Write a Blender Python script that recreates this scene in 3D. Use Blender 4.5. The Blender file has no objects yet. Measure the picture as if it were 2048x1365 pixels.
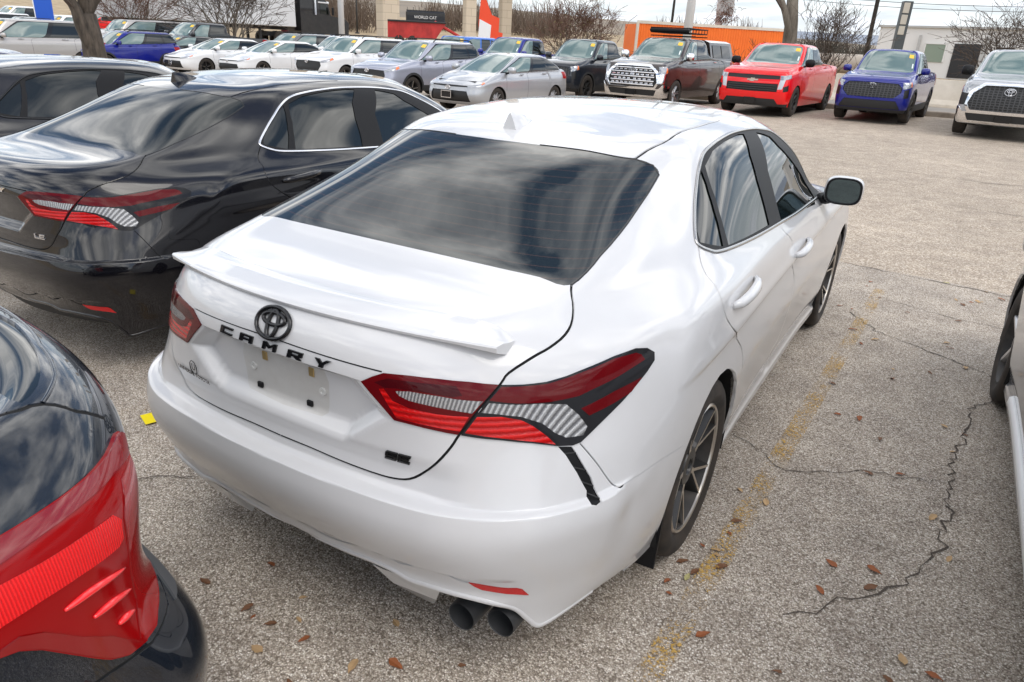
import bpy, math, random
import numpy as np
from mathutils import Vector, Matrix
from mathutils.geometry import delaunay_2d_cdt

scene = bpy.context.scene
COL = scene.collection
R = math.radians

# ---------------------------------------------------------------- camera
def look_rows(yaw, pitch, roll):
    cy, sy, cp, sp = math.cos(yaw), math.sin(yaw), math.cos(pitch), math.sin(pitch)
    f = Vector((-sy*cp, cy*cp, -sp)); r = Vector((cy, sy, 0)); u = r.cross(f)
    r2 = r*math.cos(roll) + u*math.sin(roll); u2 = -r*math.sin(roll) + u*math.cos(roll)
    return r2, u2, f
cam_d = bpy.data.cameras.new('camera'); cam = bpy.data.objects.new('camera', cam_d); COL.objects.link(cam)
cr, cu, cf = look_rows(R(30.154), R(22.8785), R(2.984))
cam.matrix_world = Matrix(((cr.x, cu.x, -cf.x, 1.3893), (cr.y, cu.y, -cf.y, -2.2174), (cr.z, cu.z, -cf.z, 1.7031), (0, 0, 0, 1)))
cam_d.sensor_fit = 'HORIZONTAL'; cam_d.sensor_width = 36; cam_d.lens = 1423.513/2048*36
cam_d.clip_start = .05; cam_d.clip_end = 6000
scene.camera = cam

# ---------------------------------------------------------------- light
scene.view_settings.view_transform = 'Standard'; scene.view_settings.look = 'None'
scene.view_settings.exposure = 0.80; scene.view_settings.gamma = 1
SUN_EL, SUN_AZ = R(54), R(112)      # azimuth measured clockwise from +y
w = bpy.data.worlds.new('World'); scene.world = w; w.use_nodes = True
nt = w.node_tree; nt.nodes.clear()
def nd(t, kind, **kw):
    n = t.nodes.new(kind)
    for k, v in kw.items():
        if k in n.inputs: n.inputs[k].default_value = v
        else: setattr(n, k, v)
    return n
def ramp(t, src, stops, interp='LINEAR'):
    r = t.nodes.new('ShaderNodeValToRGB'); r.color_ramp.interpolation = interp
    el = r.color_ramp.elements
    while len(el) < len(stops): el.new(.5)
    for e, (p, c) in zip(el, stops): e.position = p; e.color = c if len(c) == 4 else (*c, 1)
    t.links.new(src, r.inputs[0]); return r
sky = nd(nt, 'ShaderNodeTexSky', sky_type='NISHITA', sun_disc=False, sun_elevation=SUN_EL, sun_rotation=SUN_AZ, air_density=1.0, dust_density=1.2, ozone_density=1.2)
tc = nd(nt, 'ShaderNodeTexCoord'); sep = nd(nt, 'ShaderNodeSeparateXYZ'); nt.links.new(tc.outputs['Generated'], sep.inputs[0])
# flatten the view direction onto a cloud layer
zc = nd(nt, 'ShaderNodeMath', operation='MAXIMUM'); nt.links.new(sep.outputs[2], zc.inputs[0]); zc.inputs[1].default_value = 0.0
za = nd(nt, 'ShaderNodeMath', operation='ADD'); nt.links.new(zc.outputs[0], za.inputs[0]); za.inputs[1].default_value = .16
dv = nd(nt, 'ShaderNodeVectorMath', operation='DIVIDE'); nt.links.new(tc.outputs['Generated'], dv.inputs[0])
cz = nd(nt, 'ShaderNodeCombineXYZ')
for i in range(3): nt.links.new(za.outputs[0], cz.inputs[i])
nt.links.new(cz.outputs[0], dv.inputs[1])
mp = nd(nt, 'ShaderNodeMapping'); mp.inputs['Scale'].default_value = (1.0, 1.6, 0.0); mp.inputs['Rotation'].default_value = (0, 0, R(35)); mp.inputs['Location'].default_value = (3.1, 1.7, 0)
nt.links.new(dv.outputs[0], mp.inputs[0])
nz = nd(nt, 'ShaderNodeTexNoise', Scale=1.7, Detail=7.0, Roughness=.5, Distortion=.25); nt.links.new(mp.outputs[0], nz.inputs[0])
cov = ramp(nt, nz.outputs[0], [(.40, (0, 0, 0)), (.60, (1, 1, 1))])
nz2 = nd(nt, 'ShaderNodeTexNoise', Scale=2.4, Detail=5.0, Roughness=.55); nt.links.new(mp.outputs[0], nz2.inputs[0])
ccol = ramp(nt, nz2.outputs[0], [(.32, (6.0, 6.3, 6.8)), (.48, (13.0, 13.0, 13.0)), (.66, (22.0, 21.6, 21.0))])
hz = ramp(nt, sep.outputs[2], [(.0, (1, 1, 1)), (.22, (0, 0, 0))])
mxh = nd(nt, 'ShaderNodeMix', data_type='RGBA'); nt.links.new(hz.outputs[0], mxh.inputs[0]); nt.links.new(ccol.outputs[0], mxh.inputs[6]); mxh.inputs[7].default_value = (5.6, 6.1, 6.9, 1)
fmx = nd(nt, 'ShaderNodeMath', operation='MAXIMUM'); nt.links.new(cov.outputs[0], fmx.inputs[0])
hz2 = nd(nt, 'ShaderNodeMath', operation='MULTIPLY'); nt.links.new(hz.outputs[0], hz2.inputs[0]); hz2.inputs[1].default_value = .8; nt.links.new(hz2.outputs[0], fmx.inputs[1])
mx = nd(nt, 'ShaderNodeMix', data_type='RGBA'); nt.links.new(fmx.outputs[0], mx.inputs[0]); nt.links.new(sky.outputs[0], mx.inputs[6]); nt.links.new(mxh.outputs[2], mx.inputs[7])
bg = nd(nt, 'ShaderNodeBackground', Strength=.092); nt.links.new(mx.outputs[2], bg.inputs[0])
wo = nd(nt, 'ShaderNodeOutputWorld'); nt.links.new(bg.outputs[0], wo.inputs[0])
sl = bpy.data.lights.new('sun', 'SUN'); sl.energy = 0.6; sl.angle = R(35); sl.color = (1, .95, .88)
so = bpy.data.objects.new('sun', sl); COL.objects.link(so)
sd = Vector((math.sin(SUN_AZ)*math.cos(SUN_EL), math.cos(SUN_AZ)*math.cos(SUN_EL), math.sin(SUN_EL)))
so.rotation_euler = sd.to_track_quat('Z', 'Y').to_euler(); so.location = (0, 0, 30)

# ---------------------------------------------------------------- object helpers
def tag(o, label=None, cat=None, group=None, kind=None):
    if label: o['label'] = label
    if cat: o['category'] = cat
    if group: o['group'] = group
    if kind: o['kind'] = kind
    return o
def empty(name, loc=(0, 0, 0), rz=0):
    o = bpy.data.objects.new(name, None); COL.objects.link(o); o.location = loc; o.rotation_euler = (0, 0, rz); o.empty_display_size = .2
    return o
def link_mesh(name, me, parent=None):
    o = bpy.data.objects.new(name, me); COL.objects.link(o)
    if parent is not None: o.parent = parent
    return o
def mk(name, v, f, mat, parent=None, normals=None, smooth=True, mats=None, mi=None):
    me = bpy.data.meshes.new(name)
    me.from_pydata([tuple(map(float, a)) for a in v], [], [tuple(int(i) for i in a) for a in f])
    if mats:
        for m in mats: me.materials.append(m)
        if mi is not None: me.polygons.foreach_set('material_index', [int(i) for i in mi])
    else: me.materials.append(mat)
    if smooth: me.polygons.foreach_set('use_smooth', [True]*len(me.polygons))
    me.update()
    if normals is not None: me.normals_split_custom_set_from_vertices([tuple(map(float, a)) for a in normals])
    return link_mesh(name, me, parent)
def children(o): return [c for c in bpy.data.objects if c.parent == o]
def copy_tree(o, parent=None):
    c = o.copy(); COL.objects.link(c); c.parent = parent
    for ch in list(o.children): copy_tree(ch, c)
    return c

class MB:
    """collects boxes, tubes, lathes and prisms into one mesh"""
    def __init__(s): s.v = []; s.f = []
    def add(s, v, f):
        b = len(s.v); s.v += [tuple(map(float, a)) for a in v]; s.f += [tuple(int(i)+b for i in a) for a in f]; return s
    def box(s, c, d, rot=None, bev=0.0):
        x, y, z = (a/2 for a in d); b = min(bev, x*.9, y*.9, z*.9)
        if b <= 0:
            v = [(i*x, j*y, k*z) for i in (-1, 1) for j in (-1, 1) for k in (-1, 1)]
            f = [(0, 1, 3, 2), (4, 6, 7, 5), (0, 4, 5, 1), (2, 3, 7, 6), (0, 2, 6, 4), (1, 5, 7, 3)]
        else:
            v = []
            for i in (-1, 1):
                for j in (-1, 1):
                    for k in (-1, 1):
                        v += [(i*x, j*(y-b), k*(z-b)), (i*(x-b), j*y, k*(z-b)), (i*(x-b), j*(y-b), k*z)]
            def I(i, j, k, a): return ((i > 0)*4+(j > 0)*2+(k > 0))*3+a
            f = []
            for q in (-1, 1):
                f.append((I(q, -1, -1, 0), I(q, 1, -1, 0), I(q, 1, 1, 0), I(q, -1, 1, 0))[::q])
                f.append((I(-1, q, -1, 1), I(-1, q, 1, 1), I(1, q, 1, 1), I(1, q, -1, 1))[::q])
                f.append((I(-1, -1, q, 2), I(1, -1, q, 2), I(1, 1, q, 2), I(-1, 1, q, 2))[::q])
            for a in (-1, 1):
                for c2 in (-1, 1):
                    f.append((I(a, c2, -1, 0), I(a, c2, 1, 0), I(a, c2, 1, 1), I(a, c2, -1, 1)))
                    f.append((I(a, -1, c2, 0), I(a, 1, c2, 0), I(a, 1, c2, 2), I(a, -1, c2, 2)))
                    f.append((I(-1, a, c2, 1), I(1, a, c2, 1), I(1, a, c2, 2), I(-1, a, c2, 2)))
            for i in (-1, 1):
                for j in (-1, 1):
                    for k in (-1, 1): f.append((I(i, j, k, 0), I(i, j, k, 1), I(i, j, k, 2)))
        M = rot if rot is not None else Matrix.Identity(3)
        return s.add([Vector(c)+M@Vector(a) for a in v], f)
    def tube(s, pts, r, n=8, caps=True, flat=None):
        pts = [Vector(p) for p in pts]; rs = r if hasattr(r, '__len__') else [r]*len(pts)
        v = []; f = []; up = None
        for i, p in enumerate(pts):
            t = (pts[min(i+1, len(pts)-1)]-pts[max(i-1, 0)])
            if t.length < 1e-9: t = Vector((0, 0, 1))
            t.normalize()
            if up is None: up = Vector((0, 0, 1)) if abs(t.z) < .9 else Vector((1, 0, 0))
            a = up-t*up.dot(t)
            if a.length < 1e-4: a = t.orthogonal()
            a.normalize(); b = t.cross(a); up = a
            for k in range(n):
                an = 2*math.pi*k/n; q = (flat or 1.0)
                v.append(p+(a*math.cos(an)*q+b*math.sin(an))*rs[i])
        m = len(pts)
        for i in range(m-1):
            for k in range(n): f.append((i*n+k, i*n+(k+1) % n, (i+1)*n+(k+1) % n, (i+1)*n+k))
        if caps: f.append(tuple(range(n))[::-1]); f.append(tuple((m-1)*n+k for k in range(n)))
        return s.add(v, f)
    def lathe(s, prof, n=32, axis='x', c=(0, 0, 0), close=False):
        """prof: (along axis, radius)"""
        v = []; f = []
        for i in range(n):
            a = 2*math.pi*i/n
            for (h, r) in prof:
                p = (h, r*math.cos(a), r*math.sin(a)) if axis == 'x' else (r*math.cos(a), r*math.sin(a), h) if axis == 'z' else (r*math.sin(a), h, r*math.cos(a))
                v.append((p[0]+c[0], p[1]+c[1], p[2]+c[2]))
        m = len(prof)
        for i in range(n):
            for j in range(m-1): f.append((i*m+j, i*m+j+1, ((i+1) % n)*m+j+1, ((i+1) % n)*m+j))
        return s.add(v, f)
    def prism(s, poly, d, M=None):
        """poly: 2D outline in the local xy plane, extruded along local z from 0 to d; M 4x4"""
        n = len(poly); M = M or Matrix.Identity(4)
        v = [M@Vector((a, b, 0)) for a, b in poly]+[M@Vector((a, b, d)) for a, b in poly]
        f = [tuple(range(n))[::-1], tuple(range(n, 2*n))]+[(i, (i+1) % n, n+(i+1) % n, n+i) for i in range(n)]
        return s.add(v, f)
    def build(s, name, mat, parent=None, smooth=False, autosmooth=None):
        o = mk(name, s.v, s.f, mat, parent, smooth=smooth or autosmooth is not None)
        if autosmooth is not None:
            me = o.data; me.set_sharp_from_angle(angle=R(autosmooth))
        return o
def text_mesh(s, size, m, parent, Mx, name='lettering', ext=.004):
    cu_ = bpy.data.curves.new(name, 'FONT'); cu_.body = s; cu_.size = size; cu_.extrude = ext; cu_.align_x = 'CENTER'; cu_.align_y = 'CENTER'
    o = bpy.data.objects.new(name+'_src', cu_); COL.objects.link(o); dg = bpy.context.evaluated_depsgraph_get(); me = bpy.data.meshes.new_from_object(o.evaluated_get(dg)); bpy.data.objects.remove(o); bpy.data.curves.remove(cu_)
    me.name = name; me.transform(Mx); me.materials.clear(); me.materials.append(m); return link_mesh(name, me, parent)
# ---------------------------------------------------------------- materials
M = {}
def mat(name, col=(.5, .5, .5), rough=.5, metal=0.0, coat=0.0, spec=.5, emit=None, croug=.03, trans=0.0):
    m = bpy.data.materials.new(name); m.use_nodes = True; t = m.node_tree; b = t.nodes['Principled BSDF']
    b.inputs['Base Color'].default_value = (*col, 1); b.inputs['Roughness'].default_value = rough; b.inputs['Metallic'].default_value = metal
    b.inputs['Coat Weight'].default_value = coat; b.inputs['Coat Roughness'].default_value = croug; b.inputs['Specular IOR Level'].default_value = spec
    b.inputs['Transmission Weight'].default_value = trans
    M[name] = m; return m
def noisy(name, c1, c2, scale, rough=.6, r2=None, detail=6, bump=0, coords='Object', metal=0.0, lo=.35, hi=.65, coat=0.0, stretch=None, spec=.5):
    m = mat(name, c1, rough, metal, coat, spec); t = m.node_tree; b = t.nodes['Principled BSDF']
    tc = nd(t, 'ShaderNodeTexCoord'); n = nd(t, 'ShaderNodeTexNoise', Scale=scale, Detail=detail, Roughness=.6)
    src = tc.outputs[coords]
    if stretch:
        mp = nd(t, 'ShaderNodeMapping'); mp.inputs['Scale'].default_value = stretch; t.links.new(src, mp.inputs[0]); src = mp.outputs[0]
    t.links.new(src, n.inputs['Vector'])
    r = ramp(t, n.outputs[0], [(lo, c1), (hi, c2)]); t.links.new(r.outputs[0], b.inputs['Base Color'])
    if r2 is not None:
        q = ramp(t, n.outputs[0], [(lo, (rough,)*3), (hi, (r2,)*3)]); t.links.new(q.outputs[0], b.inputs['Roughness'])
    if bump:
        bp = nd(t, 'ShaderNodeBump', Strength=bump, Distance=.01); t.links.new(n.outputs[0], bp.inputs['Height']); t.links.new(bp.outputs[0], b.inputs['Normal'])
    return m
def paint(name, col, metal=0.0, rough=.32, flake=.0, dust=.06, coat=1.0, cr=(.006, .05)):
    """car paint: clear coat over colour, faint metallic flake, thin uneven road dust"""
    m = mat(name, col, rough, metal, coat, spec=.5 if metal else .15); t = m.node_tree; b = t.nodes['Principled BSDF']
    tc = nd(t, 'ShaderNodeTexCoord')
    n = nd(t, 'ShaderNodeTexNoise', Scale=3.0, Detail=8.0, Roughness=.7); t.links.new(tc.outputs['Object'], n.inputs['Vector'])
    r = ramp(t, n.outputs[0], [(.4, (0, 0, 0)), (.75, (dust,)*3)])
    mx = nd(t, 'ShaderNodeMix', data_type='RGBA'); t.links.new(r.outputs[0], mx.inputs[0]); mx.inputs[6].default_value = (*col, 1); mx.inputs[7].default_value = (.30, .26, .21, 1)
    src = mx.outputs[2]
    if flake:
        vo = nd(t, 'ShaderNodeTexVoronoi', Scale=900.0); t.links.new(tc.outputs['Object'], vo.inputs['Vector'])
        hs = nd(t, 'ShaderNodeHueSaturation'); t.links.new(src, hs.inputs['Color'])
        sp = nd(t, 'ShaderNodeSeparateColor'); t.links.new(vo.outputs['Color'], sp.inputs[0])
        ma = nd(t, 'ShaderNodeMath', operation='MULTIPLY_ADD'); t.links.new(sp.outputs[0], ma.inputs[0]); ma.inputs[1].default_value = flake*2; ma.inputs[2].default_value = 1-flake
        t.links.new(ma.outputs[0], hs.inputs['Value']); src = hs.outputs[0]
    t.links.new(src, b.inputs['Base Color'])
    cr2 = ramp(t, n.outputs[0], [(.35, (cr[0],)*3), (.8, (cr[1],)*3)]); t.links.new(cr2.outputs[0], b.inputs['Coat Roughness'])
    return m
paint('pearl_white', (.60, .60, .606), rough=.35, dust=.07, cr=(.035, .10)); paint('plate_dirt', (.58, .575, .56), rough=.5, dust=.4); mat('bronze', (.42, .30, .13), .4, .5); mat('socket_grey', (.55, .55, .53), .5)
paint('gloss_black', (.004, .004, .006), rough=.15, dust=.006)
paint('dark_black', (.012, .012, .014), rough=.3, dust=.02)
paint('lot_purple', (.03,.02,.06), rough=.3, flake=.2)
paint('navy', (.006, .010, .017), rough=.25, flake=.3, dust=.02)
mat('tint_glass', (.006, .009, .008), .015).node_tree.nodes['Principled BSDF'].inputs['IOR'].default_value = 1.62
mat('black_plastic', (.009, .009, .010), .5, spec=.2)
mat('gloss_trim', (.008, .008, .009), .12)
mat('rough_plastic', (.022, .022, .023), .65)
mat('dark_void', (.004, .004, .004), .9)
mat('chrome', (.82, .82, .84), .07, 1.0)
mat('dull_chrome', (.45, .44, .43), .16, 1.0)
mat('machined', (.66, .62, .57), .28, 1.0)
mat('silver_wheel', (.55, .55, .56), .33, .9)
mat('black_wheel', (.015, .015, .015), .35)
noisy('tyre', (.016, .014, .012), (.045, .034, .026), 9, .85)
noisy('dusty_rim', (.010, .009, .009), (.032, .027, .023), 12, .6)
mat('reflector_red', (.55, .006, .008), .15, coat=.3); mat('red_lens', (.30, .004, .006), .05, spec=.22)
mat('dark_red_lens', (.05, .003, .005), .04, spec=.22)
mat('deep_red_lens', (.105, .003, .005), .04, spec=.22)
mat('smoke_lens', (.018, .018, .02), .04, spec=.22)
def ribbed(name, c1, c2, scale, dirv, rough=.12, metal=0.0):
    m = mat(name, c1, rough, metal, coat=.25, spec=.3); t = m.node_tree; b = t.nodes['Principled BSDF']
    tc = nd(t, 'ShaderNodeTexCoord'); mp = nd(t, 'ShaderNodeMapping'); mp.inputs['Rotation'].default_value = dirv; t.links.new(tc.outputs['Object'], mp.inputs[0])
    wv = nd(t, 'ShaderNodeTexWave', Scale=scale, Distortion=1.2, Detail=2.0); wv.inputs['Detail Scale'].default_value = 6; t.links.new(mp.outputs[0], wv.inputs[0])
    r = ramp(t, wv.outputs['Color'], [(.2, c1), (.8, c2)]); t.links.new(r.outputs[0], b.inputs['Base Color'])
    bp = nd(t, 'ShaderNodeBump', Strength=.5, Distance=.004); t.links.new(wv.outputs['Fac'], bp.inputs['Height']); t.links.new(bp.outputs[0], b.inputs['Normal'])
    return m
ribbed('clear_lens', (.17, .17, .175), (.46, .46, .46), 48, (0, 0, R(22)), .10, .4)
ribbed('glow_red_lens', (.36, .002, .003), (.58, .006, .006), 20, (0, R(90), 0), .10)
mat('orange_lens', (.75, .16, .03), .1, coat=1)
mat('headlamp_lens', (.35, .36, .38), .06, .5, coat=1)
mat('mirror_glass', (.11, .15, .17), .03, 1.0)
mat('exhaust', (.03, .031, .033), .55)
mat('underbody', (.008, .008, .008), .9)

m = mat('rear_glass', (.008, .011, .010), .015); t = m.node_tree; b = t.nodes['Principled BSDF']; b.inputs['IOR'].default_value = 1.8
tc = nd(t, 'ShaderNodeTexCoord'); sx = nd(t, 'ShaderNodeSeparateXYZ'); t.links.new(tc.outputs['Object'], sx.inputs[0])
ma = nd(t, 'ShaderNodeMath', operation='MULTIPLY'); t.links.new(sx.outputs[2], ma.inputs[0]); ma.inputs[1].default_value = 62.0
fr_ = nd(t, 'ShaderNodeMath', operation='FRACT'); t.links.new(ma.outputs[0], fr_.inputs[0])
r = ramp(t, fr_.outputs[0], [(.0, (.045, .026, .018)), (.07, (.045, .026, .018)), (.10, (.008, .012, .011))]); t.links.new(r.outputs[0], b.inputs['Base Color'])
# ---------------------------------------------------------------- the lot, the lane, the land behind
CX, CY = 1.39, -2.22
def gz(x, y):
    """ground height: level under the near cars, falling gently to the left, rising slowly far off"""
    d = math.hypot(x-CX, y-CY); t = min(1, max(0, -(x-CX)/max(d, 1e-6)*1.7))
    z = .0145*max(min(x+1.2, 0), -60) + .007*max(0, min(y, 40)-6)
    e = max(0, d-32); k = .00045+.00075*t; lim = .016+.034*t
    e0 = lim/(2*k); z += k*e*e if e < e0 else k*e0*e0+lim*(e-e0)
    if d > 500: z -= (d-500)*lim*.9
    if d > 1000: z += (d-1000)*.030
    return z
def brg(b, d):
    a = R(b); return CX+d*math.sin(a), CY+d*math.cos(a)
def aggregate(name, stops, scale, patch=(.55, 1.15), rough=.9, bump=.6, big=.35):
    """exposed-stone asphalt: single stones of many tones in a dark binder, worn in patches"""
    m = mat(name, (.2, .2, .2), rough, spec=.35); t = m.node_tree; b = t.nodes['Principled BSDF']
    g = nd(t, 'ShaderNodeNewGeometry'); P = g.outputs['Position']
    dn = nd(t, 'ShaderNodeTexNoise', Scale=55.0, Detail=3.0); t.links.new(P, dn.inputs['Vector'])
    va = nd(t, 'ShaderNodeVectorMath', operation='SCALE'); va.inputs['Scale'].default_value = .012; t.links.new(dn.outputs['Color'], va.inputs[0])
    ad = nd(t, 'ShaderNodeVectorMath', operation='ADD'); t.links.new(P, ad.inputs[0]); t.links.new(va.outputs[0], ad.inputs[1])
    v = nd(t, 'ShaderNodeTexVoronoi', Scale=scale); t.links.new(ad.outputs[0], v.inputs['Vector'])
    sp = nd(t, 'ShaderNodeSeparateColor'); t.links.new(v.outputs['Color'], sp.inputs[0])
    r = ramp(t, sp.outputs[0], stops)
    ed = ramp(t, v.outputs['Distance'], [(.30, (1, 1, 1)), (.65, (.55, .52, .50))])
    m1 = nd(t, 'ShaderNodeMix', data_type='RGBA', blend_type='MULTIPLY'); m1.inputs[0].default_value = 1; t.links.new(r.outputs[0], m1.inputs[6]); t.links.new(ed.outputs[0], m1.inputs[7])
    n1 = nd(t, 'ShaderNodeTexNoise', Scale=big, Detail=7.0, Roughness=.62); t.links.new(P, n1.inputs['Vector'])
    r1 = ramp(t, n1.outputs[0], [(.3, (patch[0],)*3), (.7, (patch[1],)*3)])
    m2 = nd(t, 'ShaderNodeMix', data_type='RGBA', blend_type='MULTIPLY'); m2.inputs[0].default_value = 1; t.links.new(m1.outputs[2], m2.inputs[6]); t.links.new(r1.outputs[0], m2.inputs[7])
    n2 = nd(t, 'ShaderNodeTexNoise', Scale=3.2, Detail=6.0, Roughness=.7); t.links.new(P, n2.inputs['Vector'])
    r2 = ramp(t, n2.outputs[0], [(.32, (.80, .78, .76)), (.68, (1.14, 1.12, 1.08))])
    m3 = nd(t, 'ShaderNodeMix', data_type='RGBA', blend_type='MULTIPLY'); m3.inputs[0].default_value = 1; t.links.new(m2.outputs[2], m3.inputs[6]); t.links.new(r2.outputs[0], m3.inputs[7])
    t.links.new(m3.outputs[2], b.inputs['Base Color'])
    bp = nd(t, 'ShaderNodeBump', Strength=bump, Distance=.004, invert=True); t.links.new(v.outputs['Distance'], bp.inputs['Height']); t.links.new(bp.outputs[0], b.inputs['Normal'])
    return m
aggregate('lot_asphalt', [(.0, (.22, .185, .15)), (.30, (.45, .395, .335)), (.60, (.58, .525, .455)), (.86, (.74, .69, .62)), (1, (.94, .91, .86))], 185, patch=(.80, 1.15))
aggregate('lane_asphalt', [(.0, (.42, .355, .285)), (.4, (.52, .45, .37)), (.75, (.61, .54, .455)), (1, (.72, .66, .58))], 70, patch=(.80, 1.12), bump=.35, big=.22)
noisy('dry_grass', (.26, .19, .11), (.44, .34, .21), .9, .95)
noisy('far_land', (.16, .13, .10), (.26, .21, .15), .02, .95)
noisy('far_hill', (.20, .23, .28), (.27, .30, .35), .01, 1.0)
noisy('concrete', (.55, .50, .42), (.70, .645, .56), 1.3, .9)
noisy('kerb_stone', (.24, .20, .16), (.36, .31, .25), 3, .9)
noisy('road', (.20, .18, .16), (.27, .25, .22), 1.2, .9)
mat('crack', (.075, .060, .048), .95)
def sheet_grid(name, xs, ys, m, dz=0.0, kind='structure', edge=None):
    v = []; f = []; nx, ny = len(xs), len(ys)
    for j, y in enumerate(ys):
        for i, x in enumerate(xs):
            xx, yy = (x, y) if edge is None else edge(x, y, i, j); v.append((xx, yy, gz(xx, yy)+dz))
    for j in range(ny-1):
        for i in range(nx-1): f.append((j*nx+i, j*nx+i+1, (j+1)*nx+i+1, (j+1)*nx+i))
    o = mk(name, v, f, m, smooth=True); tag(o, kind=kind); return o
# one sheet to the horizon
rr = [0, 3, 6, 10, 14, 18, 22, 26, 30, 34, 38, 43, 48, 54, 60, 68, 78, 90, 105, 125, 150, 190, 240, 320, 420, 600, 900, 1400, 2200, 3500]
NA = 96; v = [(CX, CY, gz(CX, CY))]; f = []; mi = []
for r_ in rr[1:]:
    for k in range(NA):
        a = 2*math.pi*k/NA; x, y = CX+r_*math.sin(a), CY+r_*math.cos(a); v.append((x, y, gz(x, y)-.012))
v[0] = (CX, CY, -.012)
for k in range(NA): f.append((0, 1+(k+1) % NA, 1+k)); mi.append(0)
for i in range(len(rr)-2):
    for k in range(NA):
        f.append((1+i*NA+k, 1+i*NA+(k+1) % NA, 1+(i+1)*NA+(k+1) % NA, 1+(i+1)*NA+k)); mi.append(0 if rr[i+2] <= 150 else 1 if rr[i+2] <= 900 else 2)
f = [q[::-1] for q in f]
o = mk('ground', v, f, None, mats=[M['dry_grass'], M['far_land'], M['far_hill']], mi=mi); tag(o, kind='structure')
def fine(a, b, step): return list(np.arange(a, b, step))+[b]
def lot_edge(x, y, i, j): return (x, y+(.10*math.sin(x*.9)-.09*(x-1)) if y > 4 else y)
sheet_grid('parking_lot', fine(-60, 30, 1.5), fine(-20, 3, 1.5)+[4.6], M['lot_asphalt'], 0, edge=lot_edge)
def far_edge(x, y, i, j): return (x, y+max(0, (-x-8)*.18) if y > 20 else y)
sheet_grid('drive_lane', fine(-70, 30, 1.5), fine(4.2, 24.6, 1.7), M['lane_asphalt'], -.004, edge=far_edge)
# kerb and road beyond the row on the right
def ribbon(name, pts, prof, m, cat=None, label=None, kind=None):
    """profile (offset to the left of travel, height) swept along a ground line"""
    mb = MB(); v = []; f = []; n = len(prof)
    for i, (x, y) in enumerate(pts):
        a, b = pts[max(i-1, 0)], pts[min(i+1, len(pts)-1)]; tx, ty = b[0]-a[0], b[1]-a[1]; L = math.hypot(tx, ty); nx, ny = -ty/L, tx/L
        for o_, h in prof: v.append((x+nx*o_, y+ny*o_, gz(x+nx*o_, y+ny*o_)+h))
    for i in range(len(pts)-1):
        for k in range(n-1): f.append((i*n+k, (i+1)*n+k, (i+1)*n+k+1, i*n+k+1))
    mb.add(v, f); o = mb.build(name, m); tag(o, label, cat, kind=kind); return o
line = [(x, 24.7+max(0, (-x-8)*.18)) for x in fine(-40, 40, 2.0)]
ribbon('kerb', line, [(0, -.1), (0, .13), (.03, .15), (.28, .15), (.3, .0)], M['kerb_stone'], kind='structure')
ribbon('access_road', [(x, y+.4) for x, y in line], [(0, .03), (4.2, .03)], M['road'], kind='structure')
def barrier(pts, label):
    """long low concrete traffic barrier"""
    return ribbon('concrete_barrier', pts, [(0, -.1), (0, .08), (.06, .25), (.12, .95), (.28, .95), (.34, .25), (.40, .08), (.40, -.1)], M['concrete'], 'barrier', label)
barrier([(x, 30.2) for x in fine(-7.5, 30, 1.5)], 'long low pale concrete barrier running behind the blue and red pickups')
# cracks, worn yellow bay line, lane joint
def crack(pts, wdt, name='pavement_crack'):
    rnd = random.Random(int(abs(pts[0][0]*1000))); p = []
    for i in range(len(pts)-1):
        for t in np.linspace(0, 1, 9, endpoint=False): p.append((pts[i][0]+(pts[i+1][0]-pts[i][0])*t+rnd.gauss(0, .012), pts[i][1]+(pts[i+1][1]-pts[i][1])*t+rnd.gauss(0, .012)))
    v = []; f = []
    for i, (x, y) in enumerate(p):
        a, b = p[max(0, i-1)], p[min(len(p)-1, i+1)]; L = math.hypot(b[0]-a[0], b[1]-a[1])+1e-9; nx, ny = -(b[1]-a[1])/L, (b[0]-a[0])/L; ww = wdt*rnd.uniform(.12, .62)*(0.3 if i in (0, len(p)-1) else 1)
        v += [(x+nx*ww, y+ny*ww, gz(x, y)+.004), (x-nx*ww, y-ny*ww, gz(x, y)+.004)]
    for i in range(len(p)-1): f.append((2*i+1, 2*i+3, 2*i+2, 2*i))
    o = mk(name, v, f, M['crack'], smooth=False); tag(o, kind='structure'); return o
crack([(.82, .95), (1.1, .75), (1.45, .98), (1.74, 1.08)], .005)
crack([(1.93, 2.57), (1.95, 2.3), (1.82, 1.98), (1.79, 1.7), (1.745, 1.35), (1.74, 1.08), (1.73, .8), (1.72, .54), (1.57, .18), (1.25, -.2)], .008)
crack([(1.93, 2.57), (1.6, 2.75), (1.25, 2.95), (1.0, 3.3)], .008)
crack([(-1.6, -1.2), (-1.1, -.85), (-.7, -.6)], .006)
crack([(.3, 4.72), (.86, 4.66), (1.5, 4.58), (2.17, 4.5), (3.4, 4.4), (6, 4.1)], .012)
crack([(1.2, 3.75), (1.7, 3.6), (2.4, 3.55)], .006)
crack([(1.6, 8.6), (3, 8.2), (5, 8.4)], .015); crack([(-1, 11.5), (2, 11.0), (5, 11.8)], .02)
m = mat('worn_yellow', (.56, .34, .07), .85); t = m.node_tree; b = t.nodes['Principled BSDF']
g = nd(t, 'ShaderNodeNewGeometry'); n1 = nd(t, 'ShaderNodeTexNoise', Scale=110.0, Detail=4.0, Roughness=.7); t.links.new(g.outputs['Position'], n1.inputs['Vector'])
n2 = nd(t, 'ShaderNodeTexNoise', Scale=3.5, Detail=3.0); t.links.new(g.outputs['Position'], n2.inputs['Vector'])
sx = nd(t, 'ShaderNodeMath', operation='MULTIPLY_ADD'); t.links.new(n2.outputs[0], sx.inputs[0]); sx.inputs[1].default_value = .5; sx.inputs[2].default_value = -.25
s2 = nd(t, 'ShaderNodeMath', operation='ADD'); t.links.new(n1.outputs[0], s2.inputs[0]); t.links.new(sx.outputs[0], s2.inputs[1])
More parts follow.
